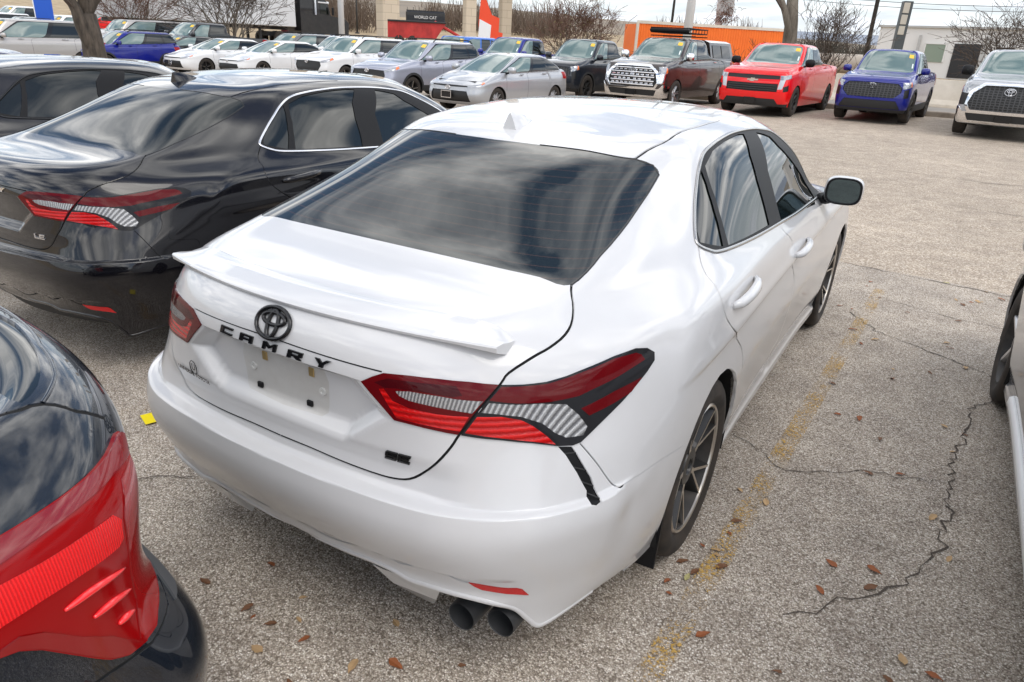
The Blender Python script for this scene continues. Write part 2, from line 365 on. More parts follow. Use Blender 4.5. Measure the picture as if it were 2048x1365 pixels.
r = ramp(t, s2.outputs[0], [(.53, (0, 0, 0)), (.64, (.9, .9, .9))]); t.links.new(r.outputs[0], b.inputs['Alpha'])
def strip(name, pts, wdt, m, dz=.006, kind='structure'):
    v = []; f = []
    for i, (x, y) in enumerate(pts):
        a, c = pts[max(0, i-1)], pts[min(len(pts)-1, i+1)]; L = math.hypot(c[0]-a[0], c[1]-a[1]); nx, ny = -(c[1]-a[1])/L, (c[0]-a[0])/L
        for s_ in (-1, -.4, .4, 1): v.append((x+nx*wdt/2*s_, y+ny*wdt/2*s_, gz(x, y)+dz))
    for i in range(len(pts)-1):
        for k in range(3): f.append((4*i+k, 4*i+k+4, 4*i+k+5, 4*i+k+1)[::-1])
    o = mk(name, v, f, m, smooth=False); tag(o, kind=kind); return o
strip('bay_line', [(1.0+.036*(y+.67), y) for y in fine(-1.6, 4.0, .4)], .085, m)
strip('bay_line', [(-1.62+.02*y, y) for y in fine(-1.2, 3.6, .4)], .08, m)
def _bw(t):
    return np.stack([(1-t)**3/6,(3*t**3-6*t**2+4)/6,(-3*t**3+3*t**2+3*t+1)/6,t**3/6],-1)
def _bd(t):
    return np.stack([-(1-t)**2/2,(9*t*t-12*t)/6,(-9*t*t+6*t+3)/6,t*t/2],-1)
class Surf:
    """Half of a car body: rows run bottom to roof spine, columns rear centre to front centre (x>=0)."""
    def __init__(s,G,fit=0.75,iters=3,sculpt=None):
        s.D=np.array(G,float); s.nr,s.nc=s.D.shape[:2]; s.C=s.D.copy(); s.sculpt=None
        for _ in range(iters):
            s.pad(); U,V=np.meshgrid(np.arange(s.nc),np.arange(s.nr))
            E=s.D-s.base(U.astype(float),V.astype(float))[0]
            s.C=s.C+fit*E
        s.pad(); s.sculpt=sculpt
    def pad(s):
        C=s.C; m=np.array([-1,1,1.])
        C=C.copy(); C[:,0,0]=0; C[:,-1,0]=0; C[-1,:,0]=0
        L=C[:,1:2]*m; R=C[:,-2:-1]*m
        A=np.concatenate([L,C,R],1)
        B0=2*A[0:1]-A[1:2]; T=A[-2:-1]*m
        s.A=np.concatenate([B0,A,T],0)
    def base(s,u,v):
        u=np.clip(u,0,s.nc-1-1e-9); v=np.clip(v,0,s.nr-1-1e-9)
        i=np.floor(u).astype(int); j=np.floor(v).astype(int); a=u-i; b=v-j
        wu=_bw(a);wv=_bw(b);du=_bd(a);dv=_bd(b)
        P=np.zeros(u.shape+(3,));Pu=P.copy();Pv=P.copy()
        for p in range(4):
            for q in range(4):
                K=s.A[j+q,i+p]
                P+=K*(wu[...,p]*wv[...,q])[...,None]; Pu+=K*(du[...,p]*wv[...,q])[...,None]; Pv+=K*(wu[...,p]*dv[...,q])[...,None]
        n=np.cross(Pu,Pv); n/=np.linalg.norm(n,axis=-1,keepdims=True)+1e-12
        return P,n,Pu,Pv
    def ev(s,u,v):
        """positions and normals, with sculpted detail"""
        u=np.asarray(u,float);v=np.asarray(v,float)
        P,n,Pu,Pv=s.base(u,v)
        if s.sculpt is None: return P,n
        e=0.02
        def S(uu,vv):
            p,nn,_,_=s.base(uu,vv); return s.sculpt(p,nn,uu,vv)
        P=S(u,v); u0=np.clip(u-e,0,s.nc-1);u1=np.clip(u+e,0,s.nc-1);v0=np.clip(v-e,0,s.nr-1);v1=np.clip(v+e,0,s.nr-1)
        n=np.cross(S(u1,v)-S(u0,v),S(u,v1)-S(u,v0)); n/=np.linalg.norm(n,axis=-1,keepdims=True)+1e-12
        return P,n
    def dense(s,k=6):
        if getattr(s,'_d',None) is None:
            u=np.linspace(0,s.nc-1,(s.nc-1)*k+1); v=np.linspace(0,s.nr-1,(s.nr-1)*k+1)
            U,V=np.meshgrid(u,v); P,n=s.ev(U,V); s._d=(U.ravel(),V.ravel(),P.reshape(-1,3),n.reshape(-1,3))
        return s._d
    def hit(s,o,d,side=1):
        """first surface point met by the line o+t*d (d towards the surface): (u,v)"""
        o=np.asarray(o,float);d=np.asarray(d,float);d=d/np.linalg.norm(d)
        U,V,P,n=s.dense(); w=P-o; t=w@d; D=np.linalg.norm(w-t[:,None]*d,axis=1)
        D=D+np.where(n@d*side<0.05,0,10); 
        cand=np.argsort(D)[:12]; best=None
        for k in cand[:6]:
            u,v=U[k],V[k]
            for _ in range(12):
                p,nn=s.ev(np.array([u]),np.array([v])); e=1e-3
                pu=(s.ev(np.array([u+e]),np.array([v]))[0]-s.ev(np.array([u-e]),np.array([v]))[0])[0]/(2*e)
                pv=(s.ev(np.array([u]),np.array([v+e]))[0]-s.ev(np.array([u]),np.array([v-e]))[0])[0]/(2*e)
                r=p[0]-o; r=r-(r@d)*d; J=np.stack([pu-(pu@d)*d,pv-(pv@d)*d],1)
                st=np.linalg.lstsq(J,-r,rcond=None)[0]; st=np.clip(st,-.4,.4)
                u=min(max(u+st[0],0),s.nc-1); v=min(max(v+st[1],0),s.nr-1)
                if abs(st).max()<1e-5: break
            p,nn=s.ev(np.array([u]),np.array([v])); w=p[0]-o; tt=w@d; dd=np.linalg.norm(w-tt*d)
            key=(dd>.004,tt if dd<=.004 else dd)
            if best is None or key<best[0]: best=(key,u,v,dd)
        return best[1],best[2],best[3]
# columns: 0..5 rear, 6..14 side, 15..19 front
SY=[-.30,.02,.36,.8,1.25,1.7,2.1,2.46,2.82]
def side(xs,zs,ys=None):
    ys=ys or SY
    if np.isscalar(zs): zs=[zs]*9
    if np.isscalar(xs): xs=[xs]*9
    return list(zip(xs,ys,zs))
G=[]
# row0 bottom lip
G.append([(0,-1.00,.30),(.28,-.99,.29),(.54,-.96,.255),(.725,-.90,.225),(.80,-.70,.235),(.845,-.50,.22)]+side([.87,.875,.87,.86,.86,.86,.86,.87,.875],[.22,.2,.19,.18,.18,.18,.18,.18,.19])+[(.865,3.2,.2),(.79,3.52,.2),(.62,3.68,.2),(.35,3.76,.2),(0,3.78,.2)])
# row1
G.append([(0,-1.055,.37),(.28,-1.045,.36),(.55,-1.01,.33),(.715,-.915,.31),(.825,-.73,.31),(.87,-.51,.31)]+side([.89,.897,.89,.872,.868,.868,.872,.885,.895],.30)+[(.885,3.2,.3),(.80,3.54,.3),(.63,3.70,.3),(.35,3.79,.3),(0,3.81,.3)])
# row2
G.append([(0,-1.085,.46),(.28,-1.075,.46),(.56,-1.035,.45),(.735,-.93,.44),(.845,-.74,.44),(.888,-.51,.44)]+side([.905,.912,.902,.885,.882,.882,.885,.9,.91],.44)+[(.9,3.2,.42),(.81,3.56,.42),(.64,3.72,.42),(.35,3.80,.42),(0,3.82,.42)])
# row3 upper bumper
G.append([(0,-1.10,.57),(.28,-1.09,.57),(.565,-1.05,.57),(.74,-.935,.57),(.848,-.74,.57),(.89,-.50,.57)]+side([.91,.917,.91,.9,.9,.9,.9,.91,.915],.58)+[(.9,3.2,.55),(.81,3.55,.55),(.64,3.72,.55),(.35,3.80,.55),(0,3.82,.55)])
# row4 trunk lower / door widest
G.append([(0,-1.085,.67),(.28,-1.075,.67),(.555,-1.03,.67),(.73,-.91,.68),(.838,-.72,.69),(.885,-.48,.70)]+side([.908,.916,.912,.906,.905,.905,.905,.91,.913],.71)+[(.895,3.2,.66),(.8,3.53,.66),(.63,3.70,.66),(.35,3.78,.66),(0,3.80,.66)])
# row5
G.append([(0,-1.07,.80),(.28,-1.06,.80),(.54,-1.005,.80),(.705,-.86,.81),(.81,-.68,.82),(.87,-.44,.83)]+side([.90,.91,.908,.903,.9,.9,.9,.905,.905],.83)+[(.875,3.18,.76),(.78,3.48,.74),(.6,3.65,.73),(.33,3.74,.73),(0,3.77,.73)])
# row6
G.append([(0,-1.075,.935),(.28,-1.06,.93),(.525,-.985,.925),(.685,-.835,.925),(.79,-.64,.935),(.852,-.40,.94)]+side([.883,.896,.895,.888,.884,.882,.88,.88,.87],[.94,.94,.935,.925,.92,.91,.9,.88,.87])+[(.83,3.12,.83),(.73,3.40,.79),(.55,3.56,.78),(.3,3.66,.78),(0,3.70,.78)])
# row7 deck edge / belt
G.append([(0,-1.015,1.046),(.28,-.997,1.044),(.51,-.915,1.034),(.655,-.78,1.02),(.752,-.57,1.015),(.815,-.33,1.015)]+side([.845,.857,.862,.862,.86,.857,.852,.84,.80],[1.015,1.01,1.0,.985,.975,.965,.955,.94,.93],[-.16,.10,.40,.8,1.23,1.66,2.04,2.40,2.72])+[(.74,2.98,.90),(.62,3.2,.87),(.46,3.34,.86),(.25,3.42,.86),(0,3.45,.86)])
# row8
G.append([(0,-.85,1.08),(.26,-.84,1.079),(.46,-.79,1.077),(.60,-.66,1.085),(.69,-.46,1.07),(.75,-.23,1.07)]+side([.795,.817,.83,.836,.836,.833,.826,.80,.72],[1.065,1.055,1.04,1.025,1.015,1.005,.99,.97,.955],[-.03,.18,.43,.8,1.21,1.62,1.97,2.30,2.55])+[(.62,2.74,.95),(.5,2.88,.945),(.36,2.98,.945),(.2,3.04,.945),(0,3.06,.945)])
# row9 glass base
G.append([(0,-.60,1.115),(.24,-.595,1.114),(.43,-.58,1.118),(.59,-.51,1.122),(.665,-.31,1.135),(.70,-.11,1.14)]+side([.74,.765,.775,.785,.785,.78,.765,.73,.665],[1.14,1.135,1.13,1.12,1.11,1.10,1.085,1.05,1.0],[.06,.24,.47,.8,1.18,1.56,1.87,2.15,2.36])+[(.57,2.46,.985),(.45,2.53,.985),(.32,2.58,.985),(.18,2.61,.985),(0,2.62,.985)])
# row10 glass mid
G.append([(0,-.25,1.285),(.22,-.245,1.282),(.39,-.225,1.272),(.515,-.165,1.255),(.585,-.03,1.25),(.625,.10,1.25)]+side([.658,.68,.697,.705,.71,.708,.697,.665,.605],[1.258,1.262,1.265,1.268,1.266,1.26,1.25,1.232,1.205],[.21,.34,.53,.8,1.13,1.46,1.70,1.91,2.06])+[(.5,2.12,1.165),(.395,2.17,1.165),(.28,2.21,1.165),(.16,2.23,1.165),(0,2.24,1.165)])
# row11 roof rail / glass top
G.append([(0,.07,1.405),(.19,.073,1.402),(.345,.085,1.394),(.465,.12,1.378),(.535,.20,1.378),(.568,.29,1.378)]+side([.585,.593,.598,.60,.60,.597,.585,.56,.52],[1.382,1.387,1.391,1.394,1.393,1.388,1.38,1.37,1.358],[.37,.47,.62,.83,1.08,1.33,1.49,1.62,1.71])+[(.44,1.76,1.372),(.345,1.80,1.384),(.25,1.83,1.392),(.14,1.85,1.397),(0,1.86,1.40)])
# row12
G.append([(0,.22,1.425),(.13,.23,1.424),(.24,.25,1.42),(.325,.29,1.42),(.375,.35,1.424),(.395,.42,1.43)]+side([.40,.402,.407,.41,.41,.408,.4,.385,.36],[1.438,1.443,1.449,1.455,1.455,1.452,1.446,1.438,1.432],[.49,.57,.69,.86,1.05,1.24,1.38,1.48,1.54])+[(.3,1.58,1.432),(.24,1.61,1.434),(.17,1.63,1.436),(.1,1.64,1.438),(0,1.65,1.44)])
# row13 spine
ys=[.36,.38,.41,.45,.49,.54,.59,.65,.74,.86,1.02,1.16,1.26,1.33,1.38,1.41,1.43,1.44,1.45,1.455]
G.append([(0,y,1.476-.03*((y-.9)/.55)**2) for y in ys])
def sst(x): 
    x=np.clip(x,0,1); return x*x*(3-2*x)
def hero_sculpt(p,n,u,v):
    x=np.abs(p[...,0]);y=p[...,1];z=p[...,2]
    d=np.zeros(x.shape)
    rear=sst((-.55-y)/.15)
    # plate recess under the brow
    zb=.926-.01*x
    zl=.752+.10*np.clip(x-.25,0,1)
    xs=np.where(z>.842,.383-(z-.842)*1.12,.383-(.842-z)*1.28)
    f=np.minimum(np.minimum((zb-z)/.012,(xs-x)/.075),(z-zl+.025)/.06)
    f=np.where(u<5,f,-1)
    d-=.038*sst(f)
    # ledge over the bumper
    zc=.637+.006*np.clip(x/.4,0,1)
    rr=sst((-.62-y)/.14); amp=.040-.018*sst((x-.5)/.3)
    d+=amp*sst((zc-z)/.012+.5)*sst((z-.36)/.24)*rr
    d-=.014*sst((z-zc)/.02)*sst((.76-z)/.06)*sst((.62-x)/.16)*rr
    # lower bumper groove: the skirt below it sits back a little
    zg=.411+.06*np.clip(x,0,.5)
    d-=.010*sst((zg-z)/.006+.5)*sst((.72-x)/.10)*rear*np.where(u<5,1,0)
    d+=.012*np.exp(-((z-.345)/.022)**2)*sst((.72-x)/.10)*rear*np.where(u<5,1,0)
    # bumper corner flows down to a crisp edge under the tail light
    d+=.006*np.exp(-((z-.60)/.05)**2)*sst((x-.62)/.12)*sst((-.45-y)/.2)*np.where(u<5.5,1,0)
    # door crease
    ya=np.clip(y,-.6,2.9)
    zk=.835+.03*(ya-.5)*.6
    sidew=sst((u-4.8)/3.2)*sst((15.-u)/1.5)
    t=zk-z
    d+=sidew*(.007*np.exp(-((t+.012)/.035)**2)-.013*sst(t/.03)*sst((.26-t)/.22))
    # rear haunch shoulder
    hw=sst((u-3.6)/1.2)*sst((9.2-u)/2.0)
    d+=hw*.006*np.exp(-((z-.985+.02*ya)/.035)**2)
    # rocker step
    d-=sidew*.012*sst((z-.225)/.02)*sst((.36-z)/.10)
    return p+n*d[...,None]
hero=Surf(G,sculpt=hero_sculpt)
HO={
 'rear_window':[[0,9.002],[0.935,8.999],[1.79,8.969],[2.488,8.888],[3.081,8.661],[3.312,9.212],[3.68,9.657],[4.009,10.119],[4.184,10.455],[3.826,10.664],[3.157,10.804],[1.961,10.765],[0.875,10.706],[0,10.68]],
 'lid_light':[[1.064,5.934],[1.167,6.071],[1.272,6.183],[1.507,6.226],[1.792,6.247],[2.122,6.244],[2.452,6.198],[2.275,5.73],[2.053,5.217],[1.826,5.261],[1.585,5.3],[1.406,5.313],[1.246,5.618]],
 'lid_dark':[[1.198,5.982],[1.327,6.108],[1.802,6.146],[1.997,6.153],[2.075,5.981],[1.979,5.939],[1.752,5.969],[1.418,5.951],[1.307,5.921]],
 'lid_clear':[[1.412,5.902],[1.546,5.946],[1.818,5.939],[2.013,5.907],[2.296,5.882],[2.186,5.644],[1.988,5.691],[1.761,5.732],[1.553,5.767],[1.455,5.825]],
 'lid_glow':[[1.251,5.88],[1.299,5.902],[1.393,5.703],[1.555,5.624],[1.827,5.588],[2.154,5.579],[2.063,5.288],[1.827,5.325],[1.432,5.375],[1.345,5.616]],
 'quarter_light':[[2.459,6.198],[2.721,6.174],[3.016,6.168],[3.264,6.212],[3.479,6.271],[3.935,6.361],[4.253,6.351],[4.446,6.24],[4.591,6.049],[4.606,5.842],[4.483,5.653],[4.278,5.428],[4.109,5.266],[3.754,4.986],[3.503,4.775],[3.39,4.76],[3.192,4.816],[2.878,4.957],[2.5,5.1],[2.062,5.215],[2.277,5.717]],
 'q_red':[[2.48,6.159],[2.722,6.141],[3.038,6.127],[3.48,6.216],[3.936,6.302],[4.258,6.239],[4.475,5.993],[3.954,5.835],[3.629,5.769],[3.45,5.712],[3.067,5.727],[2.677,5.798],[2.36,5.896]],
 'q_clear':[[2.361,5.848],[2.677,5.775],[2.946,5.731],[3.279,5.603],[3.463,5.303],[3.587,5.031],[3.534,4.888],[3.296,4.933],[3.141,5.074],[2.971,5.316],[2.717,5.517],[2.471,5.612],[2.279,5.659]],
 'q_glow':[[2.238,5.58],[2.498,5.56],[2.718,5.452],[2.853,5.303],[3.037,5.046],[3.158,4.855],[2.878,4.987],[2.5,5.137],[2.112,5.26]],
 'q_stripe':[[3.481,5.433],[3.969,5.552],[4.389,5.585],[4.23,5.374],[3.982,5.309],[3.603,5.237]],
 'q_tip':[[4.281,6.284],[4.448,6.198],[4.562,6.026],[4.559,5.851],[4.493,5.721],[4.404,6.007]],
 'trunk_gap':[[3.081,8.661],[3.304,7.969],[3.338,7.473],[3.242,7.152],[3.036,6.906],[2.829,6.734],[2.553,6.429],[2.469,6.206],[2.267,5.743],[2.054,5.208],[1.969,4.96],[1.824,4.618],[1.682,4.345],[1.535,4.126],[1.369,4.034],[1.15,4.007],[0.786,4.013],[0.413,4.044],[0,4.04]],
 'brow_gap':[[1.253,6.193],[0.926,6.201],[0.422,6.209],[0,6.22]],
 'door_rear_gap':[[6.065,8.697],[6.069,8.166],[6.21,7.653],[6.503,7.073],[6.784,6.268],[7.074,5.376],[7.761,4.093],[7.947,3.405],[8.006,2.996]],
 'door_mid_gap':[[9.483,7.956],[9.532,7.223],[9.682,6.204],[9.696,5.244],[10.035,4.187],[10.073,3.129],[10.115,2.263],[10.073,1.708],[9.804,1.529],[10.006,0.497]],
 'dlo':[[6.071,9.62],[5.966,9.041],[6.038,8.747],[6.423,8.463],[6.875,8.286],[8.194,8.2],[9.413,8.123],[10.725,7.937],[13.124,8.163],[12.667,9.09],[12.667,9.586],[12.14,10.288],[11.713,10.748],[10.97,10.918],[10.273,11.019],[9.189,11.049],[8.386,10.994],[7.643,10.906],[6.783,10.735],[6.348,10.4],[6.197,10.022]],
 'quarter_glass':[[6.609,10.359],[6.435,10.168],[6.297,9.889],[6.157,9.46],[6.102,9.109],[6.152,8.802],[7.036,8.449],[7.055,9.157],[6.986,9.652],[6.851,10.047]],
 'rear_door_glass':[[6.859,10.431],[7.519,10.717],[8.509,10.866],[9.339,10.927],[9.63,10.892],[9.295,10.293],[9.182,9.69],[9.136,9.055],[9.066,8.372],[8.264,8.387],[7.278,8.422],[7.252,9.116],[7.187,9.699]],
 'front_door_glass':[[10.35,10.848],[10.724,10.721],[10.95,10.618],[11.028,10.287],[11.32,9.891],[11.832,9.276],[11.976,8.682],[11.879,8.141],[11.639,7.599],[10.721,7.925],[9.564,8.194],[9.655,8.98],[9.765,9.779]],
 'bumper_gap':[[3.501,4.753],[3.654,4.483],[3.779,4.239],[3.894,3.978],[3.995,3.743],[4.073,3.615],[4.161,3.585],[4.527,3.498],[4.905,3.421],[5.406,3.277],[5.94,3.097]],
 'bumper_vent':[[3.196,4.8],[3.302,4.766],[3.391,4.734],[3.464,4.585],[3.69,4.041],[3.784,3.637],[3.767,3.544],[3.713,3.508],[3.628,3.58],[3.628,3.818],[3.478,4.235],[3.308,4.614]],
 'reflector':[[2.201,1.767],[2.346,1.772],[2.599,1.781],[2.815,1.797],[2.897,1.748],[3.004,1.541],[2.833,1.597],[2.57,1.606],[2.374,1.593],[2.273,1.664]],
 'groove':[[2.199,1.765],[2.074,1.771],[1.784,1.949],[1.415,1.607],[1.138,1.769],[0.722,1.29],[0.398,1.139],[0,1.569]],
 'bottom':[[5.06,0.202],[4.219,0.518],[3.676,0.366],[3.231,0.183],[3.113,0.292],[3.053,0.545],[2.91,0.975],[2.763,1.171],[2.517,1.289],[2.256,1.309],[1.986,1.267],[1.721,1.195],[1.495,1.085],[1.332,1.116],[1.094,1.069],[0.774,0.902],[0.424,0.726],[0,0.264]],
 'roof_ditch':[[3.157,10.804],[3.814,11.183],[5.568,11.502],[8.043,11.526],[9.405,11.528]],
 'handle_rear':[[7.12,6.102],[7.132,6.316],[7.399,6.348],[7.729,6.311],[7.991,6.08],[7.994,5.907],[7.781,5.779],[7.392,5.874]],
 'handle_front':[[9.739,5.492],[9.814,5.731],[10.067,5.707],[10.311,5.587],[10.347,5.337],[10.114,5.295],[9.878,5.354]],
 'arch':[[5.984,2.846],[6.323,3.58],[6.682,3.971],[6.984,4.084],[7.344,3.936],[7.61,3.607],[7.761,3.262],[7.904,2.705],[8.087,1.687]],
 'spoiler_top':[[2.652,7.616],[2.307,7.009]],
}
NSPEC={'yr': -1.0, 'yf': 3.6, 'W': 0.92, 'zs': 0.3, 'zb': 1.06, 'zbr': 1.1, 'zh0': 0.95, 'zh1': 1.1, 'yh': 0.28, 'ycowl': 2.45, 'ywt': 1.7, 'zr': 1.62, 'yrt': -0.3, 'ygb': -0.8, 'zgb': 1.14, 'zdk': 1.1, 'Wb': 0.82, 'Wr': 0.6, 'wb': 2.66, 'ydk': 0.1, 'square': 0.1}
NO={'lamp':[[2.759,6.269],[2.663,6.164],[2.766,5.934],[2.735,4.926],[2.411,3.607],[3.17,3.529],[3.339,3.446],[3.559,3.507],[3.793,3.641],[3.938,3.868],[4.137,4.324],[4.362,4.801],[4.492,4.999],[4.694,5.147],[4.314,6.251],[4.181,6.279],[3.986,6.269],[3.749,6.258],[3.419,6.247],[3.101,6.252],[2.838,6.277]],'lamp_bar':[[4.633,5.427],[4.51,5.43],[4.246,5.397],[3.927,5.325],[3.467,5.182],[3.381,5.213],[3.356,5.485],[3.448,5.65],[3.779,5.735],[4.136,5.798],[4.384,5.853],[4.493,5.881]],'lamp_top':[[4.421,6.043],[4.301,6.047],[4.026,6.058],[3.671,6.052],[3.239,6.029],[2.831,5.971],[2.683,6.159],[2.76,6.245],[2.855,6.268],[3.113,6.241],[3.429,6.234],[3.757,6.245],[3.993,6.256],[4.188,6.266],[4.321,6.238]],'lamp_edge':[[2.798,5.916],[2.72,4.909],[2.469,3.708],[3.19,3.576],[3.349,3.522],[3.593,3.653],[3.354,4.181],[3.293,4.868],[3.299,5.423],[3.141,5.891]],'lamp_low':[[4.686,5.187],[4.458,5.175],[4.32,5.015],[4.078,4.563],[3.825,4.172],[3.641,3.733],[3.559,3.507],[3.787,3.654],[3.928,3.895],[4.13,4.349],[4.357,4.825],[4.488,5.016],[4.69,5.17]],'fin0':[[4.139,5.071],[3.852,5.011],[3.43,4.813]],'fin1':[[3.933,4.66],[3.706,4.6],[3.398,4.437]],'fin2':[[3.713,4.229],[3.587,4.192],[3.453,4.111]],'gap':[[2.689,6.453],[2.921,6.873],[2.967,7.145],[3.004,7.307],[3.074,7.452],[3.164,7.544],[3.425,7.627],[3.708,7.538]],'glass':[[0.544,7.656],[0.842,7.567],[1.085,7.51],[1.6,7.591],[2.05,7.614],[2.365,7.587],[2.672,7.56],[2.903,7.578],[3.028,7.631],[2.936,7.933],[2.476,8.751]],'reveal':[[0.45,7.135],[0.984,7.309],[1.717,7.482],[2.196,7.399],[2.415,7.352],[2.733,7.342],[2.98,7.324]]}
NDY={7:[-.085,-.08,-.06,-.03,-.01],6:[-.06,-.055,-.04,-.012,0],5:[-.0,-.0,.0,.01,.005],4:[.03,.03,.03,.03,.01],3:[-.0,-.0,-.0,-.01,-.01],2:[-.055,-.055,-.055,-.05,-.03],1:[-.08,-.08,-.075,-.06,-.04],0:[-.06,-.06,-.06,-.05,-.03],8:[-.05,-.05,-.03,0,0]}
# ---------------------------------------------------------------- car building on a Surf
def smooth_poly(p, closed=True, n=6):
    p = np.array(p, float); m = len(p); out = []
    rng = range(m) if closed else range(m-1)
    for i in rng:
        if closed: a, b, c, d = p[i-1], p[i], p[(i+1) % m], p[(i+2) % m]
        else: a, b, c, d = p[max(i-1, 0)], p[i], p[i+1], p[min(i+2, m-1)]
        for t in np.linspace(0, 1, n, endpoint=False):
            out.append(.5*((2*b)+(-a+c)*t+(2*a-5*b+4*c-d)*t*t+(-a+3*b-3*c+d)*t**3))
    if not closed: out.append(p[-1])
    return np.array(out)
def densify(p, step=.2, closed=True):
    out = []; m = len(p)
    for i in range(m if closed else m-1):
        a, b = np.array(p[i], float), np.array(p[(i+1) % m], float); k = max(1, int(math.ceil(np.abs(b-a).max()/step)))
        for t in range(k): out.append(a+(b-a)*t/k)
    if not closed: out.append(np.array(p[-1], float))
    return np.array(out)
def inside(poly, q):
    x, y = q[:, 0], q[:, 1]; r = np.zeros(len(q), bool); n = len(poly); j = n-1
    for i in range(n):
        xi, yi = poly[i]; xj, yj = poly[j]
        c = ((yi > y) != (yj > y))
        with np.errstate(divide='ignore', invalid='ignore'):
            r ^= c & (x < (xj-xi)*(y-yi)/(yj-yi+1e-15)+xi)
        j = i
    return r
def band(S, line, width):
    """uv polygon of a strip of constant 3D width along a uv polyline"""
    line = np.array(line, float); P, n, Pu, Pv = S.base(line[:, 0], line[:, 1])
    L, Rr = [], []
    for i in range(len(line)):
        t = P[min(i+1, len(P)-1)]-P[max(i-1, 0)]; t /= np.linalg.norm(t)+1e-12
        sd_ = np.cross(n[i], t)*width/2
        J = np.stack([Pu[i], Pv[i]], 1); duv = np.linalg.lstsq(J, sd_, rcond=None)[0]; duv = np.clip(duv, -.25, .25)
        L.append(line[i]+duv); Rr.append(line[i]-duv)
    return np.array(L+Rr[::-1])
def offset_poly(S, poly, d):
    """shrink (d<0) or grow a closed uv polygon by a 3D distance"""
    poly = np.array(poly, float); P, n, Pu, Pv = S.base(poly[:, 0], poly[:, 1]); m = len(poly)
    A = .5*np.sum(poly[:, 0]*np.roll(poly[:, 1], -1)-np.roll(poly[:, 0], -1)*poly[:, 1]); sg = 1 if A > 0 else -1
    out = []
    for i in range(m):
        t = P[(i+1) % m]-P[i-1]; t /= np.linalg.norm(t)+1e-12
        J = np.stack([Pu[i], Pv[i]], 1); duv = np.linalg.lstsq(J, np.cross(t, n[i])*d*sg, rcond=None)[0]
        out.append(poly[i]+np.clip(duv, -.3, .3))
    return np.array(out)
def panels(S, regions, k=6, ku=None, fine=None):
    """constrained triangulation of the uv sheet; regions: [(name, uv polygon)], first match wins. -> {name: (uv, tris)}"""
    ku = ku or k; nu, nv = S.nc-1, S.nr-1
    
    fu, fv = fine or ({}, {})
    gu = np.concatenate([np.linspace(i, i+1, fu.get(i, ku), endpoint=False) for i in range(nu)]+[[nu]]); gv = np.concatenate([np.linspace(i, i+1, fv.get(i, k), endpoint=False) for i in range(nv)]+[[nv]]); U, V = np.meshgrid(gu, gv)
    pts = [(a, b) for a, b in zip(U.ravel(), V.ravel())]; edges = []
    polys = []
    for name, poly in regions:
        p = np.array(poly, float); p[:, 0] = np.clip(p[:, 0], 0, nu); p[:, 1] = np.clip(p[:, 1], 0, nv)
        polys.append(p); b = len(pts); m = len(p); pts += [tuple(a) for a in p]; edges += [(b+i, b+(i+1) % m) for i in range(m)]
    res = delaunay_2d_cdt([Vector(p) for p in pts], edges, [], 0, 1e-6)
    vs = np.array([tuple(v) for v in res[0]]); tr = np.array([tuple(t) for t in res[2]])
    c = vs[tr].mean(1); lab = np.full(len(tr), -1)
    for i, p in enumerate(polys):
        free = lab < 0; lab[free] = np.where(inside(p, c[free]), i, -1)
    # orient counter-clockwise, drop slivers
    a, b, d = vs[tr[:, 0]], vs[tr[:, 1]], vs[tr[:, 2]]
    ar = (b[:, 0]-a[:, 0])*(d[:, 1]-a[:, 1])-(b[:, 1]-a[:, 1])*(d[:, 0]-a[:, 0])
    tr[ar < 0] = tr[ar < 0][:, ::-1]; keep = np.abs(ar) > 1e-9
    out = {}
    for i in list(range(len(polys)))+[-1]:
        nm = regions[i][0] if i >= 0 else 'body'
        sel = tr[(lab == i) & keep]
        if not len(sel): continue
        ids = np.unique(sel); mp = np.full(len(vs), -1); mp[ids] = np.arange(len(ids))
        uv, t = vs[ids], mp[sel]
        if nm in out: o = out[nm]; out[nm] = (np.vstack([o[0], uv]), np.vstack([o[1], t+len(o[0])]))
        else: out[nm] = (uv, t)
    return out
def put_seams(S, pan, root, off):
    for k in sorted(k for k in pan if k.startswith('seam')): put(S, pan, k, M['dark_void'], root, 'panel_seam', both='pair' if not k.endswith('_c') else 'join', off=off)
def sheet(S, uv, tris, side=1, off=0.0, skirt=0.0):
    P, n = S.ev(uv[:, 0], uv[:, 1]); P = P+n*off; t = tris
    if skirt:
        cnt = {}
        for a in tris:
            for i in range(3):
                e = (a[i], a[(i+1) % 3]); cnt[e] = 1
        bd = [e for e in cnt if (e[1], e[0]) not in cnt]
        bd = [e for e in bd if not (abs(P[e[0]][0]) < 1e-5 and abs(P[e[1]][0]) < 1e-5)]
        if bd:
            ids = sorted({i for e in bd for i in e}); m1 = {i: len(P)+q for q, i in enumerate(ids)}; m2 = {i: len(P)+len(ids)+q for q, i in enumerate(ids)}
            Q = P[ids]; qn = n[ids]
            P = np.vstack([P, Q, Q-qn*skirt]); n = np.vstack([n, qn, qn])
            ex = []
            for a, b in bd: ex += [(m1[b], m1[a], m2[a]), (m1[b], m2[a], m2[b])]
            t = np.vstack([t, np.array(ex)])
    if side < 0:
        P = P*[-1, 1, 1]; n = n*[-1, 1, 1]; t = t[:, ::-1]
    return P, n, t
